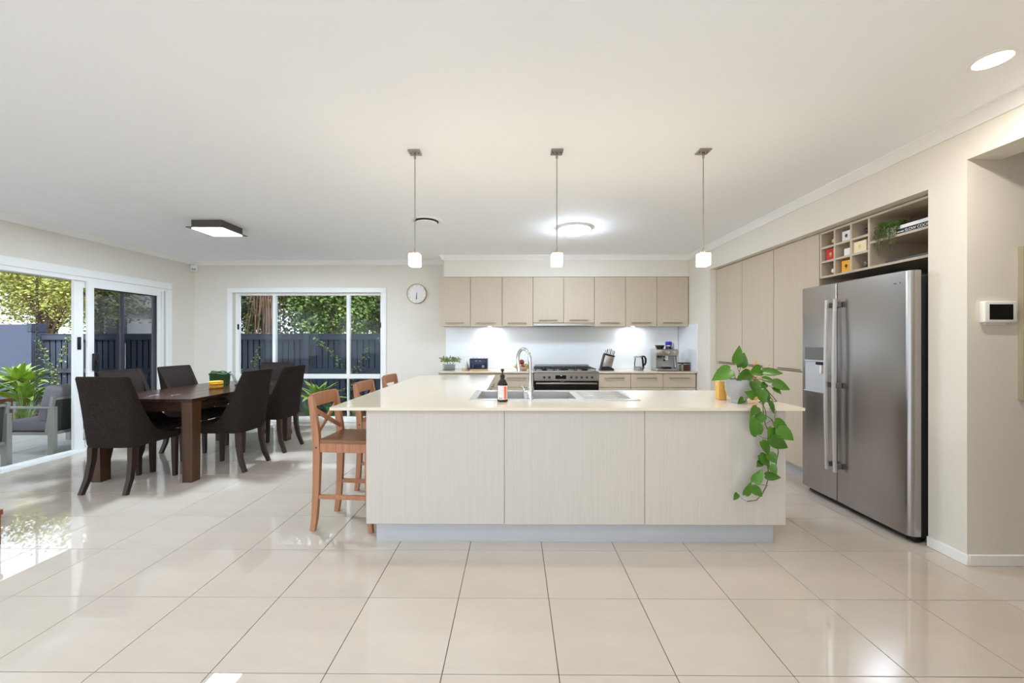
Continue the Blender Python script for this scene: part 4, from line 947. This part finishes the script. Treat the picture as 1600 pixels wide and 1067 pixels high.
# kettle
kt = thing('kettle', (1.965, 6.26, CZ), 'clear glass kettle with black handle on the rear bench', 'kettle')
part(kt, 'base', MB().lathe([(0.074, 0), (0.076, 0.006), (0.076, 0.050), (0.070, 0.056)], 28), 'steel')
part(kt, 'jug', MB().lathe([(0.070, 0.056), (0.070, 0.10), (0.060, 0.19), (0.054, 0.205)], 28), 'clear_glass')
part(kt, 'lid', MB().lathe([(0.055, 0.203), (0.055, 0.222), (0.040, 0.230)], 24), 'steel')
part(kt, 'spout', MB().prism([(-0.050, -0.02), (-0.078, 0.0), (-0.050, 0.02)], 'z', 0.19, 0.222), 'steel')
part(kt, 'handle', MB().beam([(0.048, -0.01, 0.222), (0.085, -0.01, 0.218), (0.106, -0.01, 0.185), (0.106, -0.01, 0.12), (0.088, -0.01, 0.075)], (0, 1, 0), 0.028, [0.020, 0.024, 0.026, 0.024, 0.020]).beam([(0.050, -0.01, 0.22), (0.062, -0.01, 0.15), (0.072, -0.01, 0.03)], (0, 1, 0), 0.03, 0.022), 'black_plastic')
# espresso machine
em = thing('espresso_machine', (2.355, 6.22, CZ), 'stainless steel espresso machine on the rear bench', 'coffee machine')
part(em, 'drip_tray', MB().box(-0.165, 0.165, -0.16, 0.14, 0.004, 0.034, bev=0.006), 'steel')
part(em, 'foot_strip', B(-0.15, 0.15, -0.15, 0.13, 0, 0.006), 'black_plastic')
part(em, 'back_body', B(-0.150, 0.150, 0.0, 0.14, 0.034, 0.30), 'steel')
for s_ in (-1, 1): part(em, 'side_panel', B(s_*0.158-0.008, s_*0.158+0.008, -0.10, 0.14, 0.034, 0.30, bev=0.003), 'steel')
part(em, 'cavity_back', B(-0.145, 0.145, -0.012, -0.001, 0.04, 0.225), 'kick_silver')
hdm = part(em, 'head', B(-0.168, 0.168, -0.14, 0.14, 0.235, 0.335, bev=0.014, seg=2), 'steel')
for x, r in ((-0.11, 0.020), (0.0, 0.026), (0.10, 0.020)):
    part(hdm, 'dial', MB().lathe([(r, 0), (r, 0.006), (r*0.7, 0.008)], 18).xf(Matrix.Translation((x, -0.140, 0.288)) @ Matrix.Rotation(R(90), 4, 'X')), 'chrome')
part(hdm, 'steam_knob', MB().lathe([(0.022, 0), (0.024, 0.010), (0.020, 0.03)], 16).xf(Matrix.Translation((0.166, -0.05, 0.285)) @ Matrix.Rotation(R(90), 4, 'Y')), 'dark_grey')
part(em, 'group_head', MB().lathe([(0.034, 0.185), (0.036, 0.235)], 20, (0.0, -0.075, 0)), 'chrome')
pf = part(em, 'portafilter', MB().lathe([(0.026, 0.155), (0.036, 0.162), (0.036, 0.186)], 20, (0.0, -0.075, 0)), 'chrome')
part(pf, 'grip', MB().tube([(-0.02, -0.10, 0.172), (-0.055, -0.145, 0.168), (-0.075, -0.19, 0.165)], [0.010, 0.013, 0.014], 10), 'black_plastic')
part(em, 'grinder_cradle', MB().lathe([(0.030, 0.20), (0.026, 0.235)], 16, (-0.10, -0.07, 0)), 'dark_grey')
part(em, 'steam_wand', MB().tube([(0.12, -0.08, 0.235), (0.125, -0.10, 0.15), (0.13, -0.11, 0.06)], 0.006, 8), 'chrome')
part(em, 'tray_grid', B(-0.06, 0.06, -0.14, -0.02, 0.034, 0.060, bev=0.004), 'black_plastic')
solo('black_bowl', MB().lathe([(0.04, 0), (0.05, 0.004), (0.072, 0.052), (0.074, 0.060), (0.068, 0.060), (0.045, 0.012)], 24, (2.285, 6.22, CZ+0.335)), 'black_plastic', 'small black bowl on top of the espresso machine', 'bowl')
bh = thing('bean_jar', (2.415, 6.20, CZ+0.335), 'glass jar with bright blue lid on the espresso machine', 'jar')
part(bh, 'jar', MB().lathe([(0.040, 0), (0.044, 0.004), (0.044, 0.062)], 22), 'clear_glass')
part(bh, 'beans', MB().lathe([(0.038, 0.003), (0.040, 0.02), (0.040, 0.042)], 18), 'dark_grey')
part(bh, 'lid', MB().lathe([(0.048, 0.062), (0.050, 0.066), (0.050, 0.112), (0.046, 0.118)], 22), 'blue_lid')
solo('milk_jug', MB().lathe([(0.032, 0), (0.034, 0.004), (0.034, 0.05), (0.028, 0.085), (0.030, 0.098), (0.026, 0.098), (0.026, 0.01)], 20, (2.492, 6.26, CZ+0.335)), 'steel', 'small steel jug beside the blue-lidded jar', 'jug')
for x, mt, lb in ((2.575, 'clear_glass', 'empty glass storage jar beside the espresso machine'), (2.672, 'coffee', 'glass storage jar of brown coffee at the bench end')):
    t = thing('storage_jar', (x, 6.17, CZ), lb, 'jar', 'glass storage jars')
    part(t, 'jar', B(-0.046, 0.046, -0.046, 0.046, 0, 0.110, bev=0.008, seg=2), 'clear_glass')
    if mt == 'coffee': part(t, 'contents', B(-0.041, 0.041, -0.041, 0.041, 0.004, 0.092, bev=0.006), 'coffee')
    else: part(t, 'contents', B(0.010, 0.041, -0.041, 0.041, 0.004, 0.096, bev=0.004), 'pasta')
    part(t, 'lid', B(-0.049, 0.049, -0.049, 0.049, 0.110, 0.126, bev=0.004), 'black_plastic')

# low timber unit at the left edge
lu = thing('low_timber_bench', (-4.020, 2.42, 0), 'low brown timber bench at the left edge of view', 'bench')
part(lu, 'top', B(-0.60, 0.595, -0.20, 0.20, 0.20, 0.235, bev=0.003), 'wood_red')
for x in (-0.57, 0.567):
    for y in (-0.16, 0.16): part(lu, 'leg', B(x-0.026, x+0.026, y-0.03, y+0.03, 0, 0.20, bev=0.003), 'wood_red')

# ------------------------------------------------------------------ outside: ground, patio, eave
struct('ground', MB().box(-40, 30, YB+0.15, 60, -0.30, -0.12).box(-40, XL-0.15, -20, YB+0.15, -0.30, -0.12).box(XL-0.15, 30, -20, YN-0.15, -0.30, -0.12), 'mulch')
pt = struct('patio', B(-7.96, XL-0.15, 1.2, 7.0, -0.12, -0.045), 'paver_joint')
pm = mesh_of(B(-0.297, 0.297, -0.297, 0.297, -0.014, 0.014, bev=0.003), 'paver', 'paver')
pl = Vector(pt.location)
for i in range(4):
    for j in range(9):
        o = link('paver', pm, pt); o.location = Vector((-5.86-i*0.6, 6.68-j*0.6, -0.045+0.014)) - pl
struct('bounce_terrace', B(-9.0, 6.0, -14.0, YN-0.16, -0.12, -0.03), 'bounce_paving')  # added out of view to reflect sun up on to the ceiling
struct('roof', MB().box(-8.07, XL-0.15, 1.6, 8.0, 2.45, 2.52), 'soffit')
struct('gutter', B(-8.20, -8.07, 1.6, 8.0, 2.47, 2.62), 'fence_paint')
struct('roof_slab', MB().box(-8.07, -6.0, 1.6, 7.35, H+0.16, H+0.30).box(-6.0, 5.2, -5.2, 7.1, H+0.16, H+0.30), 'house_roof')
# rain chain
rc = thing('rain_chain', (-8.0, 6.55, -0.12), 'dark rain chain hanging from the patio eave', 'chain')
lk = mesh_of(MB().tube([(0.016*math.cos(R(a)), 0, 0.030*math.sin(R(a))) for a in range(0, 361, 40)], 0.005, 5, caps=False), 'chain_link', 'bronze')
for i in range(54):
    o = link('chain_link', lk, rc); o.location = (0, 0, 0.03+i*0.0475); o.rotation_euler = (0, 0, R(90*(i % 2)))

# ------------------------------------------------------------------ outdoor armchairs
def make_armchair():
    t = empty('outdoor_armchair')  # faces -X, back at x=0, y from 0 to 0.78
    W = 0.78; F = 'alu_grey'
    for y in (0.0, W-0.045):
        part(t, 'rear_leg', B(-0.075, 0.0, y, y+0.045, 0, 0.555, bev=0.003), F)
        part(t, 'front_leg', B(-0.70, -0.625, y, y+0.045, 0, 0.555, bev=0.003), F)
        part(t, 'armrest', B(-0.72, 0.0, y, y+0.045, 0.555, 0.580, bev=0.003), F)
        part(t, 'side_rail', B(-0.625, -0.075, y+0.008, y+0.038, 0.235, 0.270, bev=0.002), F)
        part(t, 'back_post', MB().beam([(-0.10, y+0.0225, 0.255), (-0.045, y+0.0225, 0.60), (-0.025, y+0.0225, 0.70)], (0, 1, 0), 0.035, 0.035), F)
    part(t, 'back_rail', B(-0.050, -0.018, 0.04, W-0.04, 0.655, 0.685, bev=0.003), F)
    part(t, 'lower_rail', B(-0.060, -0.020, 0.045, W-0.045, 0.235, 0.270, bev=0.003), F)
    part(t, 'back_mesh', MB().beam([(-0.062, W/2, 0.275), (-0.040, W/2, 0.655)], (0, 1, 0), W-0.09, 0.008), 'mesh_dark', label='dark woven back panel')
    part(t, 'seat_base', B(-0.63, -0.08, 0.048, W-0.048, 0.245, 0.262), 'mesh_dark')
    part(t, 'seat_cushion', B(-0.70, -0.10, 0.05, W-0.05, 0.264, 0.395, bev=0.03, seg=3), 'cushion_grey', smooth=60)
    part(t, 'back_cushion', B(-0.085, 0.085, 0.05, W-0.05, 0.0, 0.45, bev=0.05, seg=3).xf(Matrix.Translation((-0.215, 0, 0.385)) @ Matrix.Rotation(R(14), 4, 'Y')), 'cushion_grey', smooth=60)
    return t
ac = make_armchair(); ac.location = (-5.575, 4.73, -0.017); tag(ac, 'grey outdoor armchair with cushions just outside the sliding door', 'armchair', 'outdoor armchairs')
a2 = copy_tree(ac); a2.location = (-5.575, 3.56, -0.017); tag(a2, 'second grey outdoor armchair, cut off by the left frame edge', 'armchair', 'outdoor armchairs')
pb = thing('timber_planter', (-7.78, 5.84, -0.017), 'brown timber planter box on the patio edge', 'planter')
for i in range(4): part(pb, 'board', B(-0.17, 0.16, -0.10, -0.08, 0.005+i*0.128, 0.128+i*0.128, bev=0.003), 'wood_planter')
for i in range(4): part(pb, 'board', B(0.14, 0.16, -0.08, 0.10, 0.005+i*0.128, 0.128+i*0.128, bev=0.003), 'wood_planter')
part(pb, 'soil', B(-0.17, 0.14, -0.08, 0.10, 0.0, 0.46), 'soil')

# ------------------------------------------------------------------ fence and rendered wall
FY = 8.2; FG = -0.12; FT = 1.513
palm = mesh_of(B(-0.049, 0.049, -0.008, 0.008, 0, FT-0.10-FG, bev=0.002), 'paling', 'fence_paint')
palb = mesh_of(B(-0.05, 0.05, -0.006, 0.006, 0, FT-0.10-FG), 'backing_slat', 'fence_paint')
def fence_panel(x0, x1, label, paired=True):
    t = thing('fence_panel', ((x0+x1)/2, FY, FG), label, 'fence', 'slate blue fence panels')
    c = (x0+x1)/2
    part(t, 'top_rail', B(x0, x1, FY-0.05, FY-0.012, FT-0.13, FT-0.02, bev=0.003), 'fence_paint', True)
    part(t, 'capping', B(x0, x1, FY-0.06, FY+0.03, FT-0.02, FT, bev=0.003), 'fence_paint', True)
    for z in (0.735, 0.0): part(t, 'rail', B(x0, x1, FY-0.055, FY-0.012, z-0.04, z+0.05, bev=0.003), 'fence_paint', True)
    n = int((x1-x0-0.05)/0.119); st_ = (x1-x0-0.05)/n
    for i in range(n):
        o = link('paling', palm, t); o.location = (x0+(i+0.5)*st_-c, 0, 0)
        o = link('backing_slat', palb, t); o.location = (x0+(i+1)*st_-c, 0.026, 0)
    part(t, 'post', B(x1-0.05, x1+0.05, FY-0.10, FY-0.01, FG, FT+0.01, bev=0.003), 'fence_paint', True)
fx = [-9.86, -8.2, -6.35, -4.30, -2.25, -0.2]
fl_ = ['slate blue paling fence panel beside the rendered wall', 'slate blue fence panel seen dimly through the screen door, left part', 'slate blue fence panel seen through the screen door, right part',
       'slate blue fence panel behind the left half of the window', 'slate blue fence panel behind the right half of the window', 'slate blue fence panel hidden right of the window']
for i in range(5): fence_panel(fx[i]+(0.051 if i else 0), fx[i+1], fl_[i])
rw = thing('garden_wall', (-12.2, 8.0, FG), 'smooth slate blue rendered garden wall with end pier', 'wall')
part(rw, 'panel', B(-14.5, -9.95, 8.0, 8.22, FG, 1.70), 'render_blue', True)
part(rw, 'pier', B(-9.95, -9.87, 7.985, 8.235, FG, 1.55), 'render_blue', True)
part(rw, 'pier_cap', B(-9.95, -9.86, 7.975, 8.245, 1.55, 1.72, bev=0.004), 'fence_paint', True)

# ------------------------------------------------------------------ garden plants
def blade(name, mat, w_=0.11, arch=0.35, n=7):
    m = MB()
    for i in range(n+1):
        t_ = i/n; ww = w_*math.sin(math.pi*min(1, 0.15+0.85*t_))**0.8 if i < n else 0.002
        y = t_*(1-0.12*arch*t_); z = arch*(0.9*t_ - 1.1*t_*t_)
        m.v += [(-ww/2, y, z+ww*0.25), (0, y, z), (ww/2, y, z+ww*0.25)]
    for i in range(n):
        a = i*3; m.f += [(a, a+1, a+4, a+3), (a+1, a+2, a+5, a+4)]
    me = bpy.data.meshes.new(name); me.from_pydata(m.v, [], m.f); me.materials.append(MATS[mat])
    me.polygons.foreach_set('use_smooth', [True]*len(me.polygons)); return me
AG = [blade('leaf', 'leaf_agave', 0.24, 0.30), blade('leaf', 'leaf_agave', 0.20, 0.55)]
rg = random.Random(21)
def agave(x, y, z, R_, label, n=26):
    t = thing('agave_plant', (x, y, FG), label, 'plant', 'agaves in the garden bed')
    part(t, 'stem', MB().tube([(0, 0, 0), (0.01, 0.01, z-FG+0.03)], [0.045, 0.04], 8), 'bark')
    for i in range(n):
        f = i/n; a = i*2.4+rg.uniform(-.2, .2); el = R(14+70*f+rg.uniform(-6, 6)); L_ = R_*(1.0-0.25*f)*rg.uniform(0.85, 1.1)
        o = link('leaf', rg.choice(AG), t); o.location = (0.02*math.cos(a), 0.02*math.sin(a), z-FG)
        o.rotation_euler = Euler((el, 0, a-math.pi/2), 'XYZ'); o.scale = (L_, L_, L_)
agave(-8.42, 6.72, 0.26, 0.62, 'big bright agave rosette left of the rain chain', 34)
agave(-9.15, 7.22, 0.50, 0.60, 'agave rosette before the rendered wall, leftmost and tallest', 34)
agave(-7.95, 7.55, 0.26, 0.52, 'agave rosette below the fence vine, right of the rain chain', 32)
agave(-8.45, 7.75, 0.28, 0.50, 'agave rosette at the foot of the fence beside the rendered wall', 30)
agave(-8.92, 6.50, 0.36, 0.58, 'agave rosette cut by the left frame edge', 32)
agave(-7.98, 6.88, 0.12, 0.50, 'low agave rosette behind the armchair cushion', 30)
agave(-3.72, 7.42, 0.16, 0.62, 'agave rosette behind the window, between chair and stool')
agave(-5.30, 7.35, 0.55, 0.42, 'agave tips behind the window, left of the far chair')
def tuft(x, y, h, label, n=60, mat='leaf_strap'):
    t = thing('grass_tuft', (x, y, FG), label, 'plant', 'strap-leaf tufts in the garden bed'); m = MB()
    for i in range(n):
        a = rg.uniform(0, 6.283); L_ = h*rg.uniform(0.8, 1.3); lean = rg.uniform(0.10, 0.55); w_ = 0.009
        pts = [Vector((0.03*math.cos(a), 0.03*math.sin(a), 0))]
        for q in range(1, 5):
            s_ = q/4; pts.append(Vector((math.cos(a)*(0.03+lean*L_*s_*s_), math.sin(a)*(0.03+lean*L_*s_*s_), L_*(s_*1.05-0.45*lean*s_*s_*1.3))))
        sd_ = Vector((-math.sin(a), math.cos(a), 0)); k = len(m.v)
        for q, p in enumerate(pts):
            ww = w_*(1-q/4.3); m.v += [tuple(p-sd_*ww), tuple(p+sd_*ww)]
        m.f += [(k+2*q, k+2*q+1, k+2*q+3, k+2*q+2) for q in range(4)]
    o = part(t, 'blades', m, mat, smooth=0); o['kind'] = 'stuff'
tl = ['striped strap-leaf tuft beside the timber planter', 'green strap-leaf tuft below the rain chain', 'green strap-leaf tuft behind the outdoor armchair', 'strap-leaf tuft below the window agave, left side', 'strap-leaf tuft below the window agave, middle',
      'strap-leaf tuft below the window agave, right side', 'strap-leaf tuft behind the lower window pane by the stools', 'strap-leaf tuft at the right end of the window bed', 'strap-leaf tuft at the left end of the window bed']
for i, (x, y, h, mt) in enumerate(((-7.90, 6.30, 0.55, 'leaf_strap_pale'), (-7.62, 6.80, 0.50, 'leaf_strap'), (-7.12, 6.85, 0.50, 'leaf_strap'), (-4.15, 7.10, 0.36, 'leaf_strap'), (-3.70, 7.05, 0.38, 'leaf_strap'),
                             (-3.28, 7.05, 0.36, 'leaf_strap'), (-2.85, 7.08, 0.40, 'leaf_strap_pale'), (-2.42, 7.10, 0.40, 'leaf_strap'), (-4.75, 7.1, 0.4, 'leaf_strap'))):
    tuft(x, y, h, tl[i], 90, mt)
# climbing vines on the fence
def climber(pts, label, seed):
    t = thing('climbing_vine', (pts[0][0], FY-0.15, FG), label, 'plant', 'vines climbing the fence'); rr = random.Random(seed); m = MB()
    P = [Vector((x-pts[0][0], rr.uniform(-0.01, 0.0), z-FG)) for x, z in pts]
    part(t, 'stem', MB().tube(P, 0.006, 5), 'stem_green')
    for a, b in zip(P, P[1:]):
        n = int((b-a).length/0.010)
        for i in range(n):
            p = a.lerp(b, i/n); sp_r = 0.07*(1.2-p.z/1.8)
            leaf_quads(m, p+Vector((rr.gauss(0, sp_r), rr.uniform(-0.05, 0.0), rr.gauss(0, sp_r))), rr.uniform(0.03, 0.06), rr)
    o = part(t, 'foliage', m, 'leaf_small', smooth=0); o['kind'] = 'stuff'
climber([(-3.35, -0.12), (-3.40, 0.7), (-3.62, 1.0), (-4.10, 1.45)], 'vine arching left up the fence behind the window', 1)
climber([(-3.30, -0.12), (-3.33, 0.7), (-3.12, 0.95), (-2.98, 1.25)], 'vine leaning right up the fence behind the window', 2)
climber([(-2.30, -0.12), (-2.36, 0.7), (-2.55, 1.1), (-2.75, 1.42)], 'vine on the fence behind the right window pane', 3)
climber([(-5.50, -0.12), (-5.45, 0.2), (-5.35, 0.8), (-5.20, 1.2)], 'sparse vine on the fence behind the left window pane', 4)
climber([(-9.42, -0.12), (-9.45, 0.3), (-9.50, 0.7), (-9.66, 1.1), (-9.82, 1.40)], 'vine on the fence beside the rendered wall, left stem', 5)
climber([(-9.36, -0.12), (-9.38, 0.3), (-9.40, 0.75), (-9.26, 1.1), (-9.12, 1.5)], 'vine on the fence beside the rendered wall, right stem', 6)

# ------------------------------------------------------------------ trees beyond the fence
def tree(name, x, y, trunk_h, cr, cz, label, mat, n, lsz, seed, branches=7, hollow=0.25, forks=None):
    t = thing(name, (x, y, FG), label, 'tree', 'trees beyond the fence'); rr = random.Random(seed)
    m = MB(); m.tube([(0, 0, 0), (0.05, 0, trunk_h*0.5), (0.0, 0.1, trunk_h)], [0.16, 0.13, 0.10], 8)
    ends = []
    for b in range(branches):
        a = b*2.4+rr.uniform(-.4, .4); e = Vector((math.cos(a)*cr[0]*0.75, math.sin(a)*cr[1]*0.75, cz+rr.uniform(-0.5, 0.8)*cr[2]))
        s_ = Vector((0, 0.1, trunk_h*rr.uniform(0.55, 1.0))); mid = s_.lerp(e, 0.5)+Vector((0, 0, 0.25)); m.tube([s_, mid, e], [0.07, 0.045, 0.015], 6); ends.append((s_, mid, e))
    part(t, 'trunk', m, 'bark')
    lv = MB(); k = max(12, n//70)
    for c in range(k):
        a = rr.uniform(0, 6.283); u = rr.uniform(-1, 1); rad = (hollow+(1-hollow)*rr.random())
        q = math.sqrt(1-u*u); c_ = Vector((cr[0]*rad*q*math.cos(a), cr[1]*rad*q*math.sin(a), cz+cr[2]*rad*u))
        s0 = rr.uniform(0.25, 0.5)*min(cr)*0.7
        for i in range(n//k):
            leaf_quads(lv, c_+Vector((rr.gauss(0, s0), rr.gauss(0, s0), rr.gauss(0, s0*0.6))), lsz*rr.uniform(0.6, 1.3), rr)
    o = part(t, 'crown', lv, mat, smooth=0); o['kind'] = 'stuff'
    return t
tree('broadleaf_tree', -14.2, 11.8, 2.4, (1.5, 1.2, 1.5), 3.4, 'yellow-green feathery tree above the rendered wall', 'leaf_tree_yellow', 9000, 0.085, 31)
tree('broadleaf_tree', -16.6, 13.8, 2.6, (1.8, 1.4, 1.8), 3.6, 'yellowish tree at the far left behind the garden wall', 'leaf_tree_yellow', 9000, 0.10, 32)
tree('broadleaf_tree', -12.2, 11.4, 2.4, (1.15, 1.1, 1.6), 3.3, 'mid green tree beside the open door frame', 'leaf_tree_yellow', 8000, 0.085, 33)
tree('broadleaf_tree', -19.5, 16.5, 3.0, (2.6, 1.6, 2.2), 4.2, 'distant green tree far behind the garden wall', 'leaf_tree', 9000, 0.13, 41)
tree('broadleaf_tree', -10.4, 14.5, 3.0, (1.6, 1.4, 1.6), 4.2, 'green tree seen through the dark screen door', 'leaf_tree', 3200, 0.17, 34)
tree('broadleaf_tree', -7.6, 11.2, 2.4, (1.3, 1.2, 2.0), 3.0, 'dark olive tree behind the left window pane', 'leaf_tree_dark', 10000, 0.10, 35)
tree('broadleaf_tree', -5.7, 11.0, 2.2, (1.3, 1.1, 1.9), 2.9, 'dense green tree behind the middle window pane', 'leaf_tree', 14000, 0.095, 36, hollow=0.1)
tree('broadleaf_tree', -4.6, 10.0, 2.0, (0.95, 0.8, 1.4), 2.5, 'bright green shrub tree just over the fence at the middle pane', 'leaf_tree_bright', 9000, 0.085, 37, hollow=0.1)
tree('broadleaf_tree', -3.6, 10.6, 2.2, (1.0, 0.9, 1.7), 2.9, 'green tree behind the right window pane', 'leaf_tree_bright', 10000, 0.09, 38, hollow=0.1)
tree('broadleaf_tree', -2.2, 11.6, 2.4, (1.4, 1.0, 2.0), 3.1, 'dark tree at the right edge of the window', 'leaf_tree_dark', 9000, 0.10, 39)
tree('broadleaf_tree', -5.2, 14.5, 3.0, (4.2, 1.5, 2.6), 3.6, 'broad dark tree mass far behind the window trees', 'leaf_tree_dark', 20000, 0.16, 40)
dp = thing('dry_palm', (-6.22, 9.9, FG), 'palm with brown hanging dead fronds behind the window mullion', 'tree', 'trees beyond the fence')
part(dp, 'trunk', MB().tube([(0, 0, 0), (0.05, 0, 2.0), (0.1, 0, 4.2)], [0.13, 0.12, 0.12], 10), 'bark')
rp = random.Random(9); m = MB()
for i in range(170):
    a = rp.uniform(0, 6.283); z0 = rp.uniform(2.3, 3.9); r1 = rp.uniform(0.10, 0.40); L_ = rp.uniform(0.7, 1.6)
    p0 = Vector((0.1*math.cos(a)+0.06, 0.1*math.sin(a), z0)); p1 = Vector((r1*math.cos(a), r1*math.sin(a), z0-0.1)); p2 = Vector((r1*1.15*math.cos(a+rp.uniform(-.3, .3)), r1*1.15*math.sin(a), max(1.4, z0-L_)))
    sd_ = Vector((-math.sin(a), math.cos(a), 0))*rp.uniform(0.004, 0.014); k = len(m.v)
    for p in (p0, p1, p2): m.v += [tuple(p-sd_), tuple(p+sd_)]
    m.f += [(k, k+1, k+3, k+2), (k+2, k+3, k+5, k+4)]
o = part(dp, 'fronds', m, 'dead_frond', smooth=0); o['kind'] = 'stuff'
# neighbour's house beyond the fence
nh = thing('neighbour_house', (-17.2, 18.5, FG), 'white house with grey gable roof seen dimly through the screen door', 'house')
part(nh, 'walls', B(-3.0, 3.0, 0, 4, 0, 3.0), 'house_wall')
part(nh, 'roof', MB().prism([(-3.5, 3.0), (3.5, 3.0), (0, 4.6)], 'y', -0.4, 4.4), 'house_roof')
for x in (-1.6, 1.2): part(nh, 'window', B(x-0.5, x+0.5, -0.03, 0.01, 1.4, 2.5), 'dark_grey')
